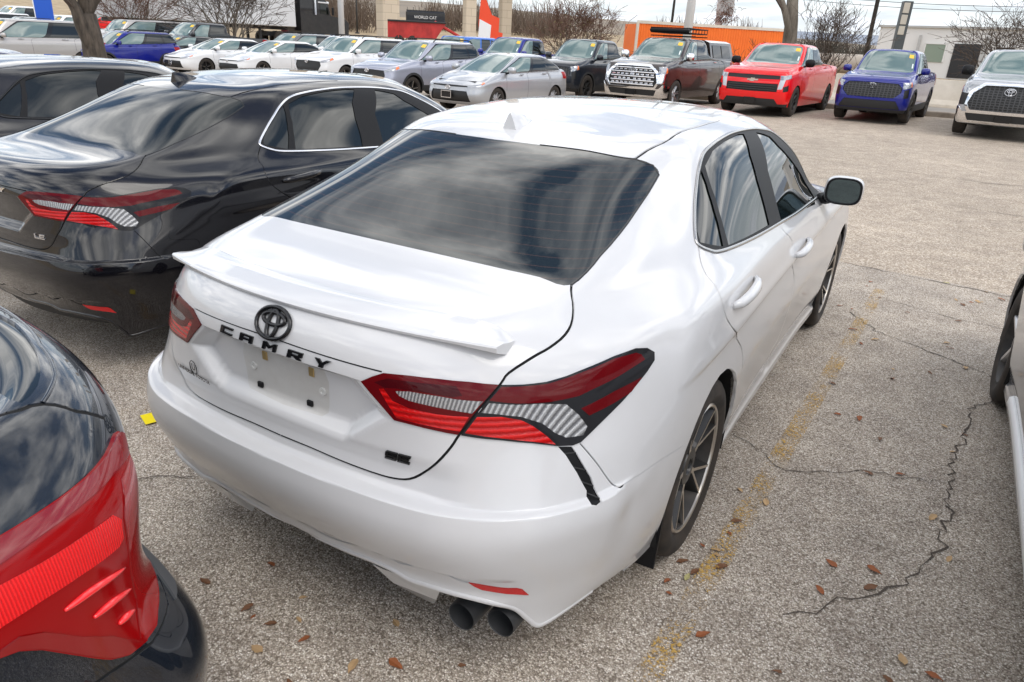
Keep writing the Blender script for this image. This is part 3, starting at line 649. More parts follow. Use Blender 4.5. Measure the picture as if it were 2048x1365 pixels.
def put(S, pan, name, matr, root, as_name=None, both='pair', off=0.0, skirt=0.0):
    """turn a region into objects: 'pair' one object per side, 'join' one object over both sides, or 1 / -1 for one side"""
    if name not in pan: return []
    uv, t = pan[name]; nm = as_name or name; res = []
    parts = [sheet(S, uv, t, s_, off, skirt) for s_ in ((1, -1) if both in ('pair', 'join') else (both,))]
    if both == 'join':
        P = np.vstack([p[0] for p in parts]); n = np.vstack([p[1] for p in parts]); tt = np.vstack([parts[0][2], parts[1][2]+len(parts[0][0])]); parts = [(P, n, tt)]
    for P, n, tt in parts: res.append(mk(nm, P, tt, matr, root, normals=n))
    return res
def sweep_uv(S, line, r, closed, name, matr, root, both='pair', off=0.0, n=6, flat=None, lift=0.0):
    line = np.array(line, float); P, nn = S.ev(line[:, 0], line[:, 1]); P = P+nn*off; res = []
    for s_ in (1, -1):
        Q = P*[s_, 1, 1]; Qn = nn*[s_, 1, 1]; v = []; f = []; m = len(Q)
        for i in range(m):
            a, b = (Q[i-1], Q[(i+1) % m]) if closed else (Q[max(i-1, 0)], Q[min(i+1, m-1)])
            t = b-a; t = t/(np.linalg.norm(t)+1e-12); sd_ = np.cross(Qn[i], t)
            for k in range(n):
                an = 2*math.pi*k/n; v.append(Q[i]+sd_*r*math.cos(an)+Qn[i]*r*(flat or 1)*math.sin(an))
        for i in range(m if closed else m-1):
            for k in range(n):
                q = (i*n+k, i*n+(k+1) % n, ((i+1) % m)*n+(k+1) % n, ((i+1) % m)*n+k); f.append(q if s_ > 0 else q[::-1])
        res.append((v, f))
    if both == 'join': res = [(res[0][0]+res[1][0], res[0][1]+[tuple(i+len(res[0][0]) for i in q) for q in res[1][1]])]
    return [mk(name, v, f, matr, root) for v, f in res]

# ---- wheels: axis along x, outer face towards +x
def wheel_meshes(r=.332, rim=.236, w=.225, kind='y5', spoke=None, dark=None, detail=48):
    """-> list of (name, mesh builder, material): tyre, rim barrel, spokes"""
    t = MB(); h = w/2; sh = r-rim
    t.lathe([(h*.62, rim*.985), (h*.86, rim+.004), (h*.99, rim+sh*.33), (h, rim+sh*.5), (h*.95, rim+sh*.74), (h*.84, r-.008), (h*.68, r-.001), (h*.2, r), (-h*.2, r), (-h*.68, r-.001), (-h*.84, r-.008), (-h, rim+sh*.5), (-h*.86, rim)], detail)
    b = MB(); b.lathe([(h*.84, rim+.003), (h*.88, rim-.004), (h*.80, rim-.012), (h*.1, rim-.03), (-h*.7, rim-.035)], detail)
    b.lathe([(-h*.2, .0001), (-h*.2, rim-.03)], detail)
    lip = MB(); lip.lathe([(h*.80, rim-.011), (h*.875, rim-.010), (h*.90, rim-.003), (h*.84, rim+.004)], detail)
    s = MB(); face = MB(); ri = rim-.008
    def arm(a0, a1, r0, r1, w0, w1, x0, x1, dx=.018, faced=True, fw=.40):
        ca0, sa0 = math.cos(a0), math.sin(a0); ca1, sa1 = math.cos(a1), math.sin(a1)
        p0 = Vector((0, r0*ca0, r0*sa0)); p1 = Vector((0, r1*ca1, r1*sa1)); d = (p1-p0).normalized(); n_ = Vector((0, -d.z, d.y))
        def ring(p, ww, x): return [Vector((x-.045, *(p-n_*ww*1.25).yz)), Vector((x-.045, *(p+n_*ww*1.25).yz)), Vector((x, *(p+n_*ww*fw).yz)), Vector((x, *(p-n_*ww*fw).yz))]
        A, B = ring(p0, w0, x0), ring(p1, w1, x1); v = A+B
        s.add(v, [(0, 1, 5, 4), (1, 2, 6, 5), (2, 3, 7, 6), (3, 0, 4, 7), (4, 5, 6, 7), (3, 2, 1, 0)])
        if faced: face.add([Vector((q.x+.002, q.y, q.z)) for q in (A[3], A[2], B[2], B[3])], [(0, 1, 2, 3)])
    hx = h*.62
    if kind == 'y5':
        for i in range(5):
            a = 2*math.pi*i/5+.35
            arm(a, a, .03, rim*.42, .030, .026, hx, hx+.004)
            for sg in (-1, 1):
                arm(a+sg*.07, a+sg*.24, rim*.40, ri, .015, .012, hx+.004, h*.84)
    elif kind == 'm5':
        for i in range(5):
            a = 2*math.pi*i/5+.2
            arm(a, a, .03, ri, .028, .022, hx, h*.82)
    elif kind == 'm6':
        for i in range(6):
            a = 2*math.pi*i/6+.2
            for sg in (-1, 1): arm(a+sg*.14, a+sg*.10, .05, ri, .018, .016, hx, h*.82)
    else:
        for i in range(10):
            a = 2*math.pi*i/10; arm(a, a, .03, ri, .02, .016, hx, h*.82)
    s.lathe([(hx-.01, .075), (hx+.004, .070), (hx+.006, .034), (hx-.004, .030), (hx-.004, .0001)], 20)
    return t, b, lip, s, face
def add_wheel(root, pos, side, proto):
    """proto: dict of meshes shared by all wheels of a kind"""
    o = bpy.data.objects.new('wheel', proto['rim']); COL.objects.link(o); o.parent = root; o.location = pos
    o.rotation_euler = (random.uniform(0, 6.28) if side > 0 else random.uniform(0, 6.28), 0, 0 if side > 0 else math.pi)
    for k in ('tyre', 'spokes', 'machined_face', 'rim_lip'):
        if proto.get(k):
            c = bpy.data.objects.new(k, proto[k]); COL.objects.link(c); c.parent = o
    return o
def mesh_only(name, mb, m, auto=30):
    me = bpy.data.meshes.new(name); me.from_pydata(mb.v, [], mb.f); me.materials.append(m); me.polygons.foreach_set('use_smooth', [True]*len(me.polygons)); me.update()
    if auto: me.set_sharp_from_angle(angle=R(auto))
    return me
def wheel_proto(r, rim, w, kind, spoke, facem=None, barrel='dusty_rim', detail=40, lip=None):
    t, b, lp, s, f = wheel_meshes(r, rim, w, kind, detail=detail)
    d = dict(rim=mesh_only('rim', b, M[barrel]), tyre=mesh_only('tyre', t, M['tyre'], 40), spokes=mesh_only('spokes', s, M[spoke], 25))
    if facem: d['machined_face'] = mesh_only('machined_face', f, M[facem], 0)
    if lip: d['rim_lip'] = mesh_only('rim_lip', lp, M[lip])
    return d

# ---- raised lettering from stroke polygons, laid on the body surface
GLY = {'C': [[(0, 0), (1, 0), (1, .26), (.26, .26), (.26, .74), (1, .74), (1, 1), (0, 1)], ],
       'A': [[(0, 0), (.24, 0), (.24, .30), (.76, .30), (.76, 0), (1, 0), (1, 1), (0, 1), (0, .55), (.24, .55), (.24, .76), (.76, .76), (.76, .52), (0, .52)], ],
       'M': [[(0, 0), (.22, 0), (.22, .58), (.5, .22), (.78, .58), (.78, 0), (1, 0), (1, 1), (.8, 1), (.5, .58), (.2, 1), (0, 1)], ],
       'R': [[(0, 0), (.26, 0), (.26, .30), (.46, .30), (.70, 0), (1, 0), (.76, .32), (1, .42), (1, 1), (0, 1), (0, .58), (.26, .58), (.26, .78), (.74, .78), (.74, .54), (0, .54)], ],
       'Y': [[(.36, 0), (.64, 0), (.64, .36), (1, 1), (.72, 1), (.5, .60), (.28, 1), (0, 1), (.36, .36)], ],
       'S': [[(0, 0), (.9, 0), (1, .1), (1, .6), (.26, .6), (.26, .76), (1, .76), (1, 1), (.1, 1), (0, .9), (0, .4), (.74, .4), (.74, .24), (0, .24)], ],
       'E': [[(0, 0), (1, 0), (1, .24), (.26, .24), (.26, .4), (.9, .4), (.9, .6), (.26, .6), (.26, .76), (1, .76), (1, 1), (0, 1)], ],
       'L': [[(0, 0), (1, 0), (1, .24), (.26, .24), (.26, 1), (0, 1)], ]}
_RP = {}
def rear_pt(S, x, z):
    """point and normal on the rear face at (|x|, z)"""
    k = (id(S), round(abs(x), 4), round(z, 4))
    if k not in _RP:
        u, v, _ = S.hit((abs(x), -6, z), (0, 1, 0)); P, n = S.ev(np.array([u]), np.array([v])); _RP[k] = (P[0][1], n[0])
    y, n = _RP[k]
    return np.array([x, y, z]), (n*[-1, 1, 1] if x < 0 else n)
def rear_letter(S, mb, ch, x, z, w, h, d, slant=0.0):
    for poly in GLY[ch]:
        m = len(poly)
        def at_(a, b, o): p, n = rear_pt(S, x+a*w+(b-.5)*slant, z+b*h); n = n*.3+rear_pt(S, x+w/2, z+h/2)[1]*.7; return p+n*o
        tri = delaunay_2d_cdt([Vector(p) for p in poly], [], [list(range(m))], 1, 1e-6)
        mb.add([at_(v[0], v[1], d) for v in tri[0]], [tuple(t) for t in tri[2]])
        mb.add([at_(a, b, d) for a, b in poly]+[at_(a, b, -.003) for a, b in poly], [(i, (i+1) % m, m+(i+1) % m, m+i) for i in range(m)])
def rear_rings(S, mb, x, z, rings, r):
    """rings: (cx, cz, rx, rz) ellipses in the surface plane"""
    p0, n0 = rear_pt(S, x, z); tx = np.array([1., 0, 0]); tx -= n0*n0.dot(tx); tx /= np.linalg.norm(tx); tz = np.cross(tx, n0)
    if tz[2] < 0: tz = -tz
    for cx, cz_, rx, rz_ in rings:
        pts = [p0+n0*r*.6+tx*(cx+rx*math.cos(a))+tz*(cz_+rz_*math.sin(a)) for a in np.linspace(0, 2*math.pi, 33)]
        mb.tube(pts, r, 8, caps=False)
# ---------------------------------------------------------------- the mid-size sedan
def side_circle(S, yc, zc, r, n=28, zmin=None, u0=4.8, u1=15.5):
    """uv outline of a circle seen from the side"""
    U, V, P, nn = S.dense(); m = (U > u0) & (U < u1) & (V < 7) & (nn[:, 0] > .3); U, V, P = U[m], V[m], P[m]; out = []
    for a in np.linspace(0, 2*math.pi, n, endpoint=False):
        y, z = yc+r*math.cos(a), zc+r*math.sin(a)
        if z < P[:, 2].min()-.0: z = None
        out.append((y, z))
    res = []
    for y, z in out:
        zz = -1 if z is None else z
        d = (P[:, 1]-y)**2+(P[:, 2]-zz)**2; k = np.argsort(d)[:8]
        # local linear fit of uv over (y,z)
        A = np.stack([np.ones(len(k)), P[k, 1]-y, P[k, 2]-zz], 1)
        if z is None: res.append((np.interp(y, np.sort(P[V < .3][:, 1]), U[V < .3][np.argsort(P[V < .3][:, 1])]), 0.0)); continue
        cu_ = np.linalg.lstsq(A, U[k], rcond=None)[0]; cv_ = np.linalg.lstsq(A, V[k], rcond=None)[0]
        res.append((cu_[0], max(0.0, cv_[0])))
    return np.array(res)
def mirror(root, c, side, w, h, d, housing, stalk_to, base_mat='black_plastic', turn=0.0, detail=14):
    """door mirror: rounded housing that closes towards the front, bezel, glass facing the rear"""
    def ring(y, sx, sz, n=detail*2, e=.62): return [Vector((sx*math.copysign(abs(math.cos(a))**e, math.cos(a)), y, sz*math.copysign(abs(math.sin(a))**e, math.sin(a)))) for a in np.linspace(0, 2*math.pi, n, endpoint=False)]
    n = detail*2; Mx = Matrix.Translation(Vector(c))@Matrix.Rotation(side*turn, 4, 'Z')
    hb = MB(); v = []; f = []
    prof = [(0, 1.0), (d*.25, 1.09), (d*.55, 1.02), (d*.8, .72), (d*.95, .42), (d, .08)]
    for y, k in prof: v += [Mx@p for p in ring(y, w/2*k, h/2*k)]
    for i in range(len(prof)-1):
        for k in range(n): f.append((i*n+k, i*n+(k+1) % n, (i+1)*n+(k+1) % n, (i+1)*n+k)[::-1])
    hb.add(v, f); o = hb.build('mirror', housing, root, smooth=True)
    bz = MB(); a = [Mx@p for p in ring(-.002, w/2*1.01, h/2*1.01)]; a2 = [Mx@p for p in ring(-.010, w/2*.99, h/2*.99)]; b = [Mx@p for p in ring(-.010, w/2*.90, h/2*.88)]; b2 = [Mx@p for p in ring(.004, w/2*.87, h/2*.85)]
    a0 = [Mx@p for p in ring(.012, w/2*1.012, h/2*1.012)]
    bz.add(a0+a+a2+b+b2, [(i*n+k, i*n+(k+1) % n, (i+1)*n+(k+1) % n, (i+1)*n+k) for i in range(4) for k in range(n)])
    st = Vector(stalk_to); cc = Mx@Vector((-side*w*.36, d*.45, -h*.36))
    bz.tube([st, st.lerp(cc, .5)+Vector((0, 0, -.01)), cc], [.045, .036, .04], 10, flat=.7)
    bz.build('mirror_bezel', M[base_mat], o, smooth=False, autosmooth=50)
    g = MB(); g.add([Mx@p for p in ring(.002, w/2*.885, h/2*.865)], [tuple(range(n))]); g.build('mirror_glass', M['mirror_glass'], o)
    return o
def shark_fin(root, S, y0, m, L=.17, H=.062, W=.033):
    P = S.ev(np.array([0.0]), np.array([0.0]))[0]
    U, V, Pd, n = S.dense(); top = (n[:, 2] > .5) & (Pd[:, 0] < .02); o = np.argsort(Pd[top][:, 1]); ys, zs = Pd[top][o][:, 1], Pd[top][o][:, 2]
    v = []; f = []; K = 9
    for i in range(K):
        t = i/(K-1); y = y0+L*t; hh = H*(1-t)**.75*(1 if i else .97); ww = W*(1-(2*t-.6)**2*.35)*(1-t**4)
        lean = .025*(1-t)
        z = np.interp(y, ys, zs)-.003
        for a in np.linspace(0, math.pi, 7): 
            v.append((ww*math.cos(a)*(1-.62*math.sin(a)), y-0*lean*math.sin(a), z+hh*math.sin(a)))
    for i in range(K-1):
        for k in range(6): f.append((i*7+k, i*7+k+1, (i+1)*7+k+1, (i+1)*7+k)[::-1])
    f.append(tuple(range(7)))
    o = MB().add(v, f).build('antenna', m, root, autosmooth=50); return o

def half_well(mb, side, x0, x1, r, yc, zc, n=18):
    v = []; f = []
    for i in range(n+1):
        a = -.28+(math.pi+.56)*i/n; v += [(side*x0, yc+r*math.cos(a), max(.16, zc+r*math.sin(a))), (side*x1, yc+r*math.cos(a), max(.16, zc+r*math.sin(a)))]
    c = len(v); v.append((side*x0, yc, zc))
    for i in range(n): f += [(2*i, 2*i+2, 2*i+3, 2*i+1), (2*i, c, 2*i+2)]
    mb.add(v, f)
SED = None
def sedan_panels():
    global SED
    if SED: return SED
    S = hero; H = {k: np.array(v, float) for k, v in HO.items()}; rg = []
    def sm(k, n=4): return smooth_poly(H[k], True, n)
    arch_r = side_circle(S, 0.005, .335, .372); arch_f = side_circle(S, 2.829, .335, .372)
    rg += [('cut', arch_r), ('cut', arch_f)]
    bt = H['bottom']; rg.append(('cut', np.vstack([bt, [(0, 0)], [(4.9, 0)]])))
    ws = np.array([(14.3, 9.35), (14.7, 9.14), (15.5, 9.04), (19, 9.02), (19, 10.97), (15.2, 10.93), (14.5, 10.85), (14.2, 10.6)])
    rg += [('rear_window', densify(np.vstack([[H['rear_window'][0]], smooth_poly(H['rear_window'], False, 4)[1:]]), .2))]
    for k in ('quarter_glass', 'rear_door_glass', 'front_door_glass'): rg.append((k, densify(H[k], .25)))
    rg.append(('windshield', densify(ws, .25)))
    dlo = smooth_poly(H['dlo'], True, 4); rg.append(('window_frame', dlo))
    gaps = [('trunk_gap', .007), ('brow_gap', .005), ('door_rear_gap', .006), ('door_mid_gap', .005), ('bumper_gap', .0035), ('roof_ditch', .010), ('groove', .009)]
    for k, w_ in gaps:
        ln = smooth_poly(H[k], False, 3)
        if k in ('trunk_gap', 'brow_gap', 'groove'): ln[-1][0] = 0; ln = np.vstack([ln, [(-.05, ln[-1][1])]])
        rg.append(('seam_'+k+('_c' if k in ('trunk_gap', 'brow_gap', 'groove') else ''), band(S, ln, w_)))
    for k in ('lid_clear', 'lid_glow', 'lid_dark', 'lid_light', 'q_clear', 'q_glow', 'q_tip', 'q_stripe', 'q_red', 'quarter_light'): rg.append((k, densify(H[k], .2)))
    rg += [('bumper_vent', densify(H['bumper_vent'], .2)), ('reflector', densify(H['reflector'], .2))]
    rg.append(('plate_mark', densify(np.array([(0, 4.72), (.5, 4.76), (.56, 4.85), (.585, 5.5), (.53, 5.78), (0, 5.80)]), .15)))
    tip = H['lid_light'][0]; bg_ = H['brow_gap']
    e2 = np.array([tip, (.8, 5.91), (.4, 5.91), (0, 5.915)])
    rg.append(('garnish', np.vstack([bg_, e2[::-1]])))
    rw = H['rear_window']; tg = H['trunk_gap']
    rg.append(('trunk_lid', densify(np.vstack([rw[:5], tg, ]), .2)))
    q = H['quarter_light']; 
    rg.append(('rear_bumper', densify(np.vstack([[(0, 0), (6.0, 0)], H['bumper_gap'][::-1], q[14:20], tg[9:]]), .25)))
    dr, dm = H['door_rear_gap'], H['door_mid_gap']
    rg.append(('rear_door', densify(np.vstack([dr, [(8.0, 3.5), (8.25, 2.6), (8.4, .85), (dm[-1][0]+.02, .85)], dm[::-1]]), .3)))
    rg.append(('front_door', densify(np.vstack([dm, [(dm[-1][0]+.02, .85), (12.15, .85), (12.35, 2.5), (12.55, 5.0), (12.75, 6.6), (13.4, 7.5), H['dlo'][8]]]), .3)))
    # front end (seen only from elsewhere)
    rg.append(('headlight', densify(np.array([(14.9, 5.9), (16.2, 5.3), (17.4, 5.0), (17.3, 5.5), (16.2, 6.15), (15.2, 6.4)]), .2)))
    rg.append(('grille', densify(np.array([(17.3, 1.3), (19, 1.3), (19, 4.0), (17.6, 3.8)]), .3)))
    SED = (panels(S, rg, 7, fine=({0: 16, 1: 30, 2: 16, 3: 18, 4: 10}, {1: 14, 2: 9, 3: 26, 4: 20, 5: 22, 6: 12})), H, dlo)
    return SED
SED_WHEEL = None
def build_sedan(label, loc, rz, P, opts):
    """P: paint material; opts: trim / wheels / badge choices"""
    S = hero; pan, H, dlo = sedan_panels()
    root = empty('parked_car', loc, rz); tag(root, label, 'car')
    put(S, pan, 'body', P, root, both='join', skirt=.012)
    put(S, pan, 'trunk_lid', P, root, both='join', skirt=.012)
    lid = put(S, pan, 'plate_mark', opts.get('plate_mark', P), root, 'plate_recess', both='join')
    put(S, pan, 'garnish', opts.get('garnish', P), root, 'trunk_garnish', both='join', skirt=.008)
    put(S, pan, 'rear_bumper', P, root, both='join', skirt=.012)
    put_seams(S, pan, root, -.006)
    for k in ('rear_door', 'front_door'):
        ds = put(S, pan, k, P, root, 'door', skirt=.010)
        for side, d in zip((1, -1), ds):
            hk = H['handle_rear' if k == 'rear_door' else 'handle_front']; c = hk.mean(0)
            p, n = S.ev(hk[:, 0], hk[:, 1]); p = p*[side, 1, 1]; y0, y1 = p[:, 1].min(), p[:, 1].max(); zc = p[:, 2].mean(); x = abs(p[:, 0]).mean()
            hb = MB(); pts = []
            for t in np.linspace(0, 1, 9): pts.append((side*(x+.004+.026*math.sin(math.pi*min(1, t*1.0))**.5), y0+(y1-y0)*t, zc-.012+.022*t))
            hb.tube(pts, [.010, .015, .017, .018, .018, .018, .017, .015, .010], 10, flat=1.15); hb.build('handle', opts.get('handle', P), d, smooth=True)
    put(S, pan, 'rear_window', opts.get('rear_glass', M['tint_glass']), root, both='join')
    put(S, pan, 'windshield', M['tint_glass'], root, both='join')
    fr = put(S, pan, 'window_frame', M['black_plastic'], root, off=.001)
    for k in ('quarter_glass', 'rear_door_glass', 'front_door_glass'): put(S, pan, k, M['tint_glass'], root, 'side_window', off=-.003, skirt=.004)
    if opts.get('trim'): sweep_uv(S, densify(offset_poly(S, dlo, -.004), .12), .0075, True, 'window_trim', M[opts['trim']], root, flat=.5, off=.002)
    sweep_uv(S, densify(H['rear_window'][4:13], .15, False), .0035, False, 'glass_seal', M['gloss_trim'], root, flat=.6)
    for side, (ll, ql) in zip((1, -1), zip(put(S, pan, 'lid_light', M['deep_red_lens'], root, 'tail_light', off=.004, skirt=.016), put(S, pan, 'quarter_light', M['smoke_lens'], root, 'tail_light', off=.004, skirt=.016))):
        for k, m, o_ in (('lid_clear', 'clear_lens', .003), ('lid_glow', 'glow_red_lens', .004), ('lid_dark', 'dark_red_lens', .004)): put(S, pan, k, M[m], ll, {'c': 'clear_lens', 'g': 'red_lens', 'd': 'dark_lens'}[k[4]], both=side, off=o_, skirt=.004)
        for k, m, o_ in (('q_clear', 'clear_lens', .003), ('q_glow', 'glow_red_lens', .004), ('q_red', 'deep_red_lens', .005), ('q_stripe', 'deep_red_lens', .005), ('q_tip', 'smoke_lens', .004)): put(S, pan, k, M[m], ql, {'q_clear': 'clear_lens', 'q_glow': 'red_lens', 'q_red': 'red_lens', 'q_stripe': 'red_stripe', 'q_tip': 'lens_tip'}[k], both=side, off=o_, skirt=.005)
    put(S, pan, 'headlight', M['headlamp_lens'], root, off=.003, skirt=.008)
    put(S, pan, 'grille', M['black_plastic'], root, both='join')
    if opts.get('vent', True):
        for side, o in zip((1, -1), put(S, pan, 'bumper_vent', M['black_plastic'], root, off=-.006, skirt=.02)):
            hv = H['bumper_vent']; mb = MB()
            a = hv[2:7]; b = hv[[0, 11, 10, 9, 8]]
            for t in (.22, .42, .62, .8):
                i = t*4; ii = int(i); fr_ = i-ii
                A = a[ii]*(1-fr_)+a[min(ii+1, 4)]*fr_; B = b[ii]*(1-fr_)+b[min(ii+1, 4)]*fr_
                q, n = S.ev(np.array([A[0], B[0]]), np.array([A[1], B[1]])); q = (q-n*.004)*[side, 1, 1]
                mb.tube([q[0], q[1]], .0022, 6)
            mb.build('vent_slat', M['rough_plastic'], o)
    else: put(S, pan, 'bumper_vent', P, root, 'bumper_corner')
    put(S, pan, 'reflector', M['reflector_red'], root, off=.002, skirt=.012)
    # lower edge lip and dark valance
    bt = smooth_poly(H['bottom'], False, 4); bt[-1][0] = 0
    sweep_uv(S, bt[int(len(bt)*.08):], .011, False, 'bumper_lip', P, root, both='join', off=-.006, flat=.9)
    mb = MB(); vv = []; 
    for x in np.linspace(-.52, .52, 25): vv += [(x, -1.0+.36*x*x, .37), (x, -.965+.36*x*x, .255), (x, -.80+.3*x*x, .22)]
    mb.add(vv, [(i*3+k, (i+1)*3+k, (i+1)*3+k+1, i*3+k+1) for i in range(24) for k in range(2)]); mb.build('valance', M['rough_plastic'], root, smooth=True)
    if opts.get('fins'):
        for side in (1, -1):
            m2 = MB(); A = (.30, -1.042, .352); B = (.515, -1.024, .354); T0 = (.375, -.905, .160); T1 = (.405, -.90, .158); C0 = (.33, -.80, .33); C1 = (.50, -.80, .35); A2 = (.335, -1.0, .275); B2 = (.475, -.985, .275)
            v = [(p[0]*side, p[1], p[2]) for p in (A, B, B2, T1, T0, A2, C0, C1)]
            m2.add(v, [(0, 1, 2, 5), (5, 2, 3, 4), (0, 5, 4, 6), (1, 7, 3, 2), (3, 7, 6, 4)]); m2.build('diffuser_fin', P, root)
    if opts.get('exhaust', True):
        for x, yy in ((.560, -.955), (.660, -.915)):
            e = MB(); c_ = (x, yy, .262); e.lathe([(-.03, .0395), (-.032, .0415), (0, .042), (.13, .043), (.2, .040)], 28, 'y', c_); e.lathe([(-.03, .0395), (.0, .0375), (.12, .036), (.12, .0001)], 28, 'y', c_)
            e.build('exhaust_tip', M['exhaust'], root, autosmooth=40)
    # spoiler
    if opts.get('spoiler'):
        v = []; f = []; N = 49; K = 8
        U_, V_, Pd, nn_ = S.dense(); mt_ = (U_ < 5.2) & (V_ > 5.6) & (V_ < 9.3); Pt = Pd[mt_]
        def top(x, y):
            d_ = (Pt[:, 0]-abs(x))**2+(Pt[:, 1]-y)**2; ii = np.argsort(d_)[:8]; wt = 1/(d_[ii]+1e-5); A_ = np.stack([np.ones(8), Pt[ii, 0]-abs(x), Pt[ii, 1]-y], 1); return np.linalg.lstsq(A_*np.sqrt(wt)[:, None], Pt[ii, 2]*np.sqrt(wt), rcond=None)[0][0]
        for i in range(N):
            x = -.597+1.194*i/(N-1); ax = abs(x); yl = -1.030+.30*x*x; e = max(0, (ax-.50)/.097); q_ = 1-.25*e*e
            h0 = top(x, yl+.12*q_); h1 = top(x, yl+.07*q_); h2 = top(x, yl+.03); zl = max(1.060-.014*(ax/.6)**2, top(x, yl+.012)+.010)
            zl = 1.056-.012*(ax/.6)**2
            pr = [(yl+.115*q_, h0-.002+.001*e), (yl+.105*q_, h0+.0015+.001*e), (yl+.07*q_, max(h1+.004, (h0+zl)/2)), (yl+.03, (max(h1+.003, (h0+zl)/2)+zl*2)/3+.002), (yl+.004, zl+.001), (yl, zl-.003), (yl+.002, zl-.010-.006*e), (yl+.045, zl-.024-.010*e)]
            for y, z in pr: v.append((x-(.012*(1 if x > 0 else -1)*e*(yl+.03-y)/.1 if False else 0), y, z))
        for i in range(N-1):
            for k in range(K-1): f.append((i*K+k, i*K+k+1, (i+1)*K+k+1, (i+1)*K+k)[::-1])
        f.append(tuple(range(K))[::-1]); f.append(tuple((N-1)*K+k for k in range(K)))
        o = MB().add(v, f).build('spoiler', P, root, autosmooth=35)
    if opts.get('skirt'): sweep_uv(S, [(u, .55) for u in np.linspace(8.5, 12.3, 14)], .03, False, 'side_skirt', M[opts['skirt']], root, flat=.8)
    shark_fin(root, S, .075, P)
    # wheels, wells, underbody
    for y in (0.0, 2.824):
        for side in (1, -1): add_wheel(root, (side*.785, y, .332), side, opts['wheel'])
    for y in (0.0, 2.824):
        for side in (1, -1):
            uw = MB()
            half_well(uw, side, .52, .885, .385, y, .335); uw.build('wheel_well', M['dark_void'], root)
    ub = MB(); ub.box((0, 1.45, .28), (1.46, 3.9, .12)); ub.box((0, 1.4, .6), (1.2, 4.0, .5)); ub.build('underbody', M['underbody'], root)
    for side in (1, -1):
        mf = MB(); q = [(.765, -.335, .42), (.892, -.335, .42), (.885, -.345, .135), (.775, -.345, .13), (.765, -.345, .42), (.892, -.347, .42), (.885, -.357, .135), (.775, -.357, .13)]
        mf.add([(a*side, b, c) for a, b, c in q], [(0, 1, 2, 3), (7, 6, 5, 4), (1, 5, 6, 2), (0, 4, 5, 1), (3, 2, 6, 7)])
        if opts.get('mudflap'): mf.build('mud_flap', M['black_plastic'], root)
        mirror(root, (side*.955, 1.93, 1.052), side, .178, .140, .13, opts.get('mirror', P), (side*.845, 2.05, .985), turn=R(6))
    # badges
    bm = opts.get('badge', M['gloss_trim']); mb = MB()
    rear_rings(S, mb, 0, 1.0, [(0, 0, .060, .042), (0, .011, .039, .016), (0, -.003, .017, .036)], .0058); mb.build('emblem', bm, root, smooth=True)
    for ch, x in zip('CAMRY', (-.198, -.115, -.025, .066, .155)):
        mb = MB(); rear_letter(S, mb, ch, x, .9300, .050, .0215, .005, slant=.006); mb.build('letter', bm, root)
    mb = MB()
    for ch, x in zip(opts['trimname'], (.366, .402)): rear_letter(S, mb, ch, x, .727, .034, .025, .005, slant=.006)
    mb.build('trim_lettering', bm, root)
    if opts.get('hardware'):
        def stud(nm, x, z, sx, sz, d, m, disc=False):
            p, n = rear_pt(S, x, z); b_ = MB()
            if disc: b_.lathe([(-d, sx), (-d, sx*.55), (-d*.4, sx*.5), (-d*.4, .0001)], 18, 'y', tuple(p)); b_.lathe([(0.004, sx), (-d, sx)], 18, 'y', tuple(p))
            else: b_.box(p+n*d/2, (sx, d, sz), bev=.002)
            b_.build(nm, m, root)
        for x, z in ((-.0667, .884), (.107, .884)): stud('screw_clip', x, z, .020, .026, .004, M['bronze'])
        for x, z in ((-.121, .838), (.139, .836)): stud('plate_socket', x, z, .011, 0, .004, M['socket_grey'], True)
        for x, z in ((-.099, .786), (.092, .787)): stud('rubber_stop', x, z, .020, .017, .008, M['black_plastic'])
        p0, n0 = rear_pt(S, -.372, .752); tx = np.array([1., 0, 0]); tx = tx-n0*n0.dot(tx); tx /= np.linalg.norm(tx); tz = np.cross(tx, n0); tz = tz if tz[2] > 0 else -tz
        def fr(o_): c = p0+o_[0]*tx+o_[1]*tz+n0*.0016; return Matrix(((tx[0], tz[0], n0[0], c[0]), (tx[1], tz[1], n0[1], c[1]), (tx[2], tz[2], n0[2], c[2]), (0, 0, 0, 1)))
        text_mesh('UNIVERSAL TOYOTA', .0185, M['gloss_trim'], root, fr((0, -.006)), 'dealer_decal', .0003); text_mesh('U', .030, M['gloss_trim'], root, fr((.006, .018)), 'dealer_mark', .0003)
        mb = MB(); Mf = fr((.006, .018)); mb.tube([Mf@Vector((.0185*math.cos(a), .0215*math.sin(a), 0)) for a in np.linspace(0, 2*math.pi, 33)], .0014, 4, caps=False); mb.build('dealer_ring', M['gloss_trim'], root)
    return root
def lerp(a, b, t): return a+(b-a)*t
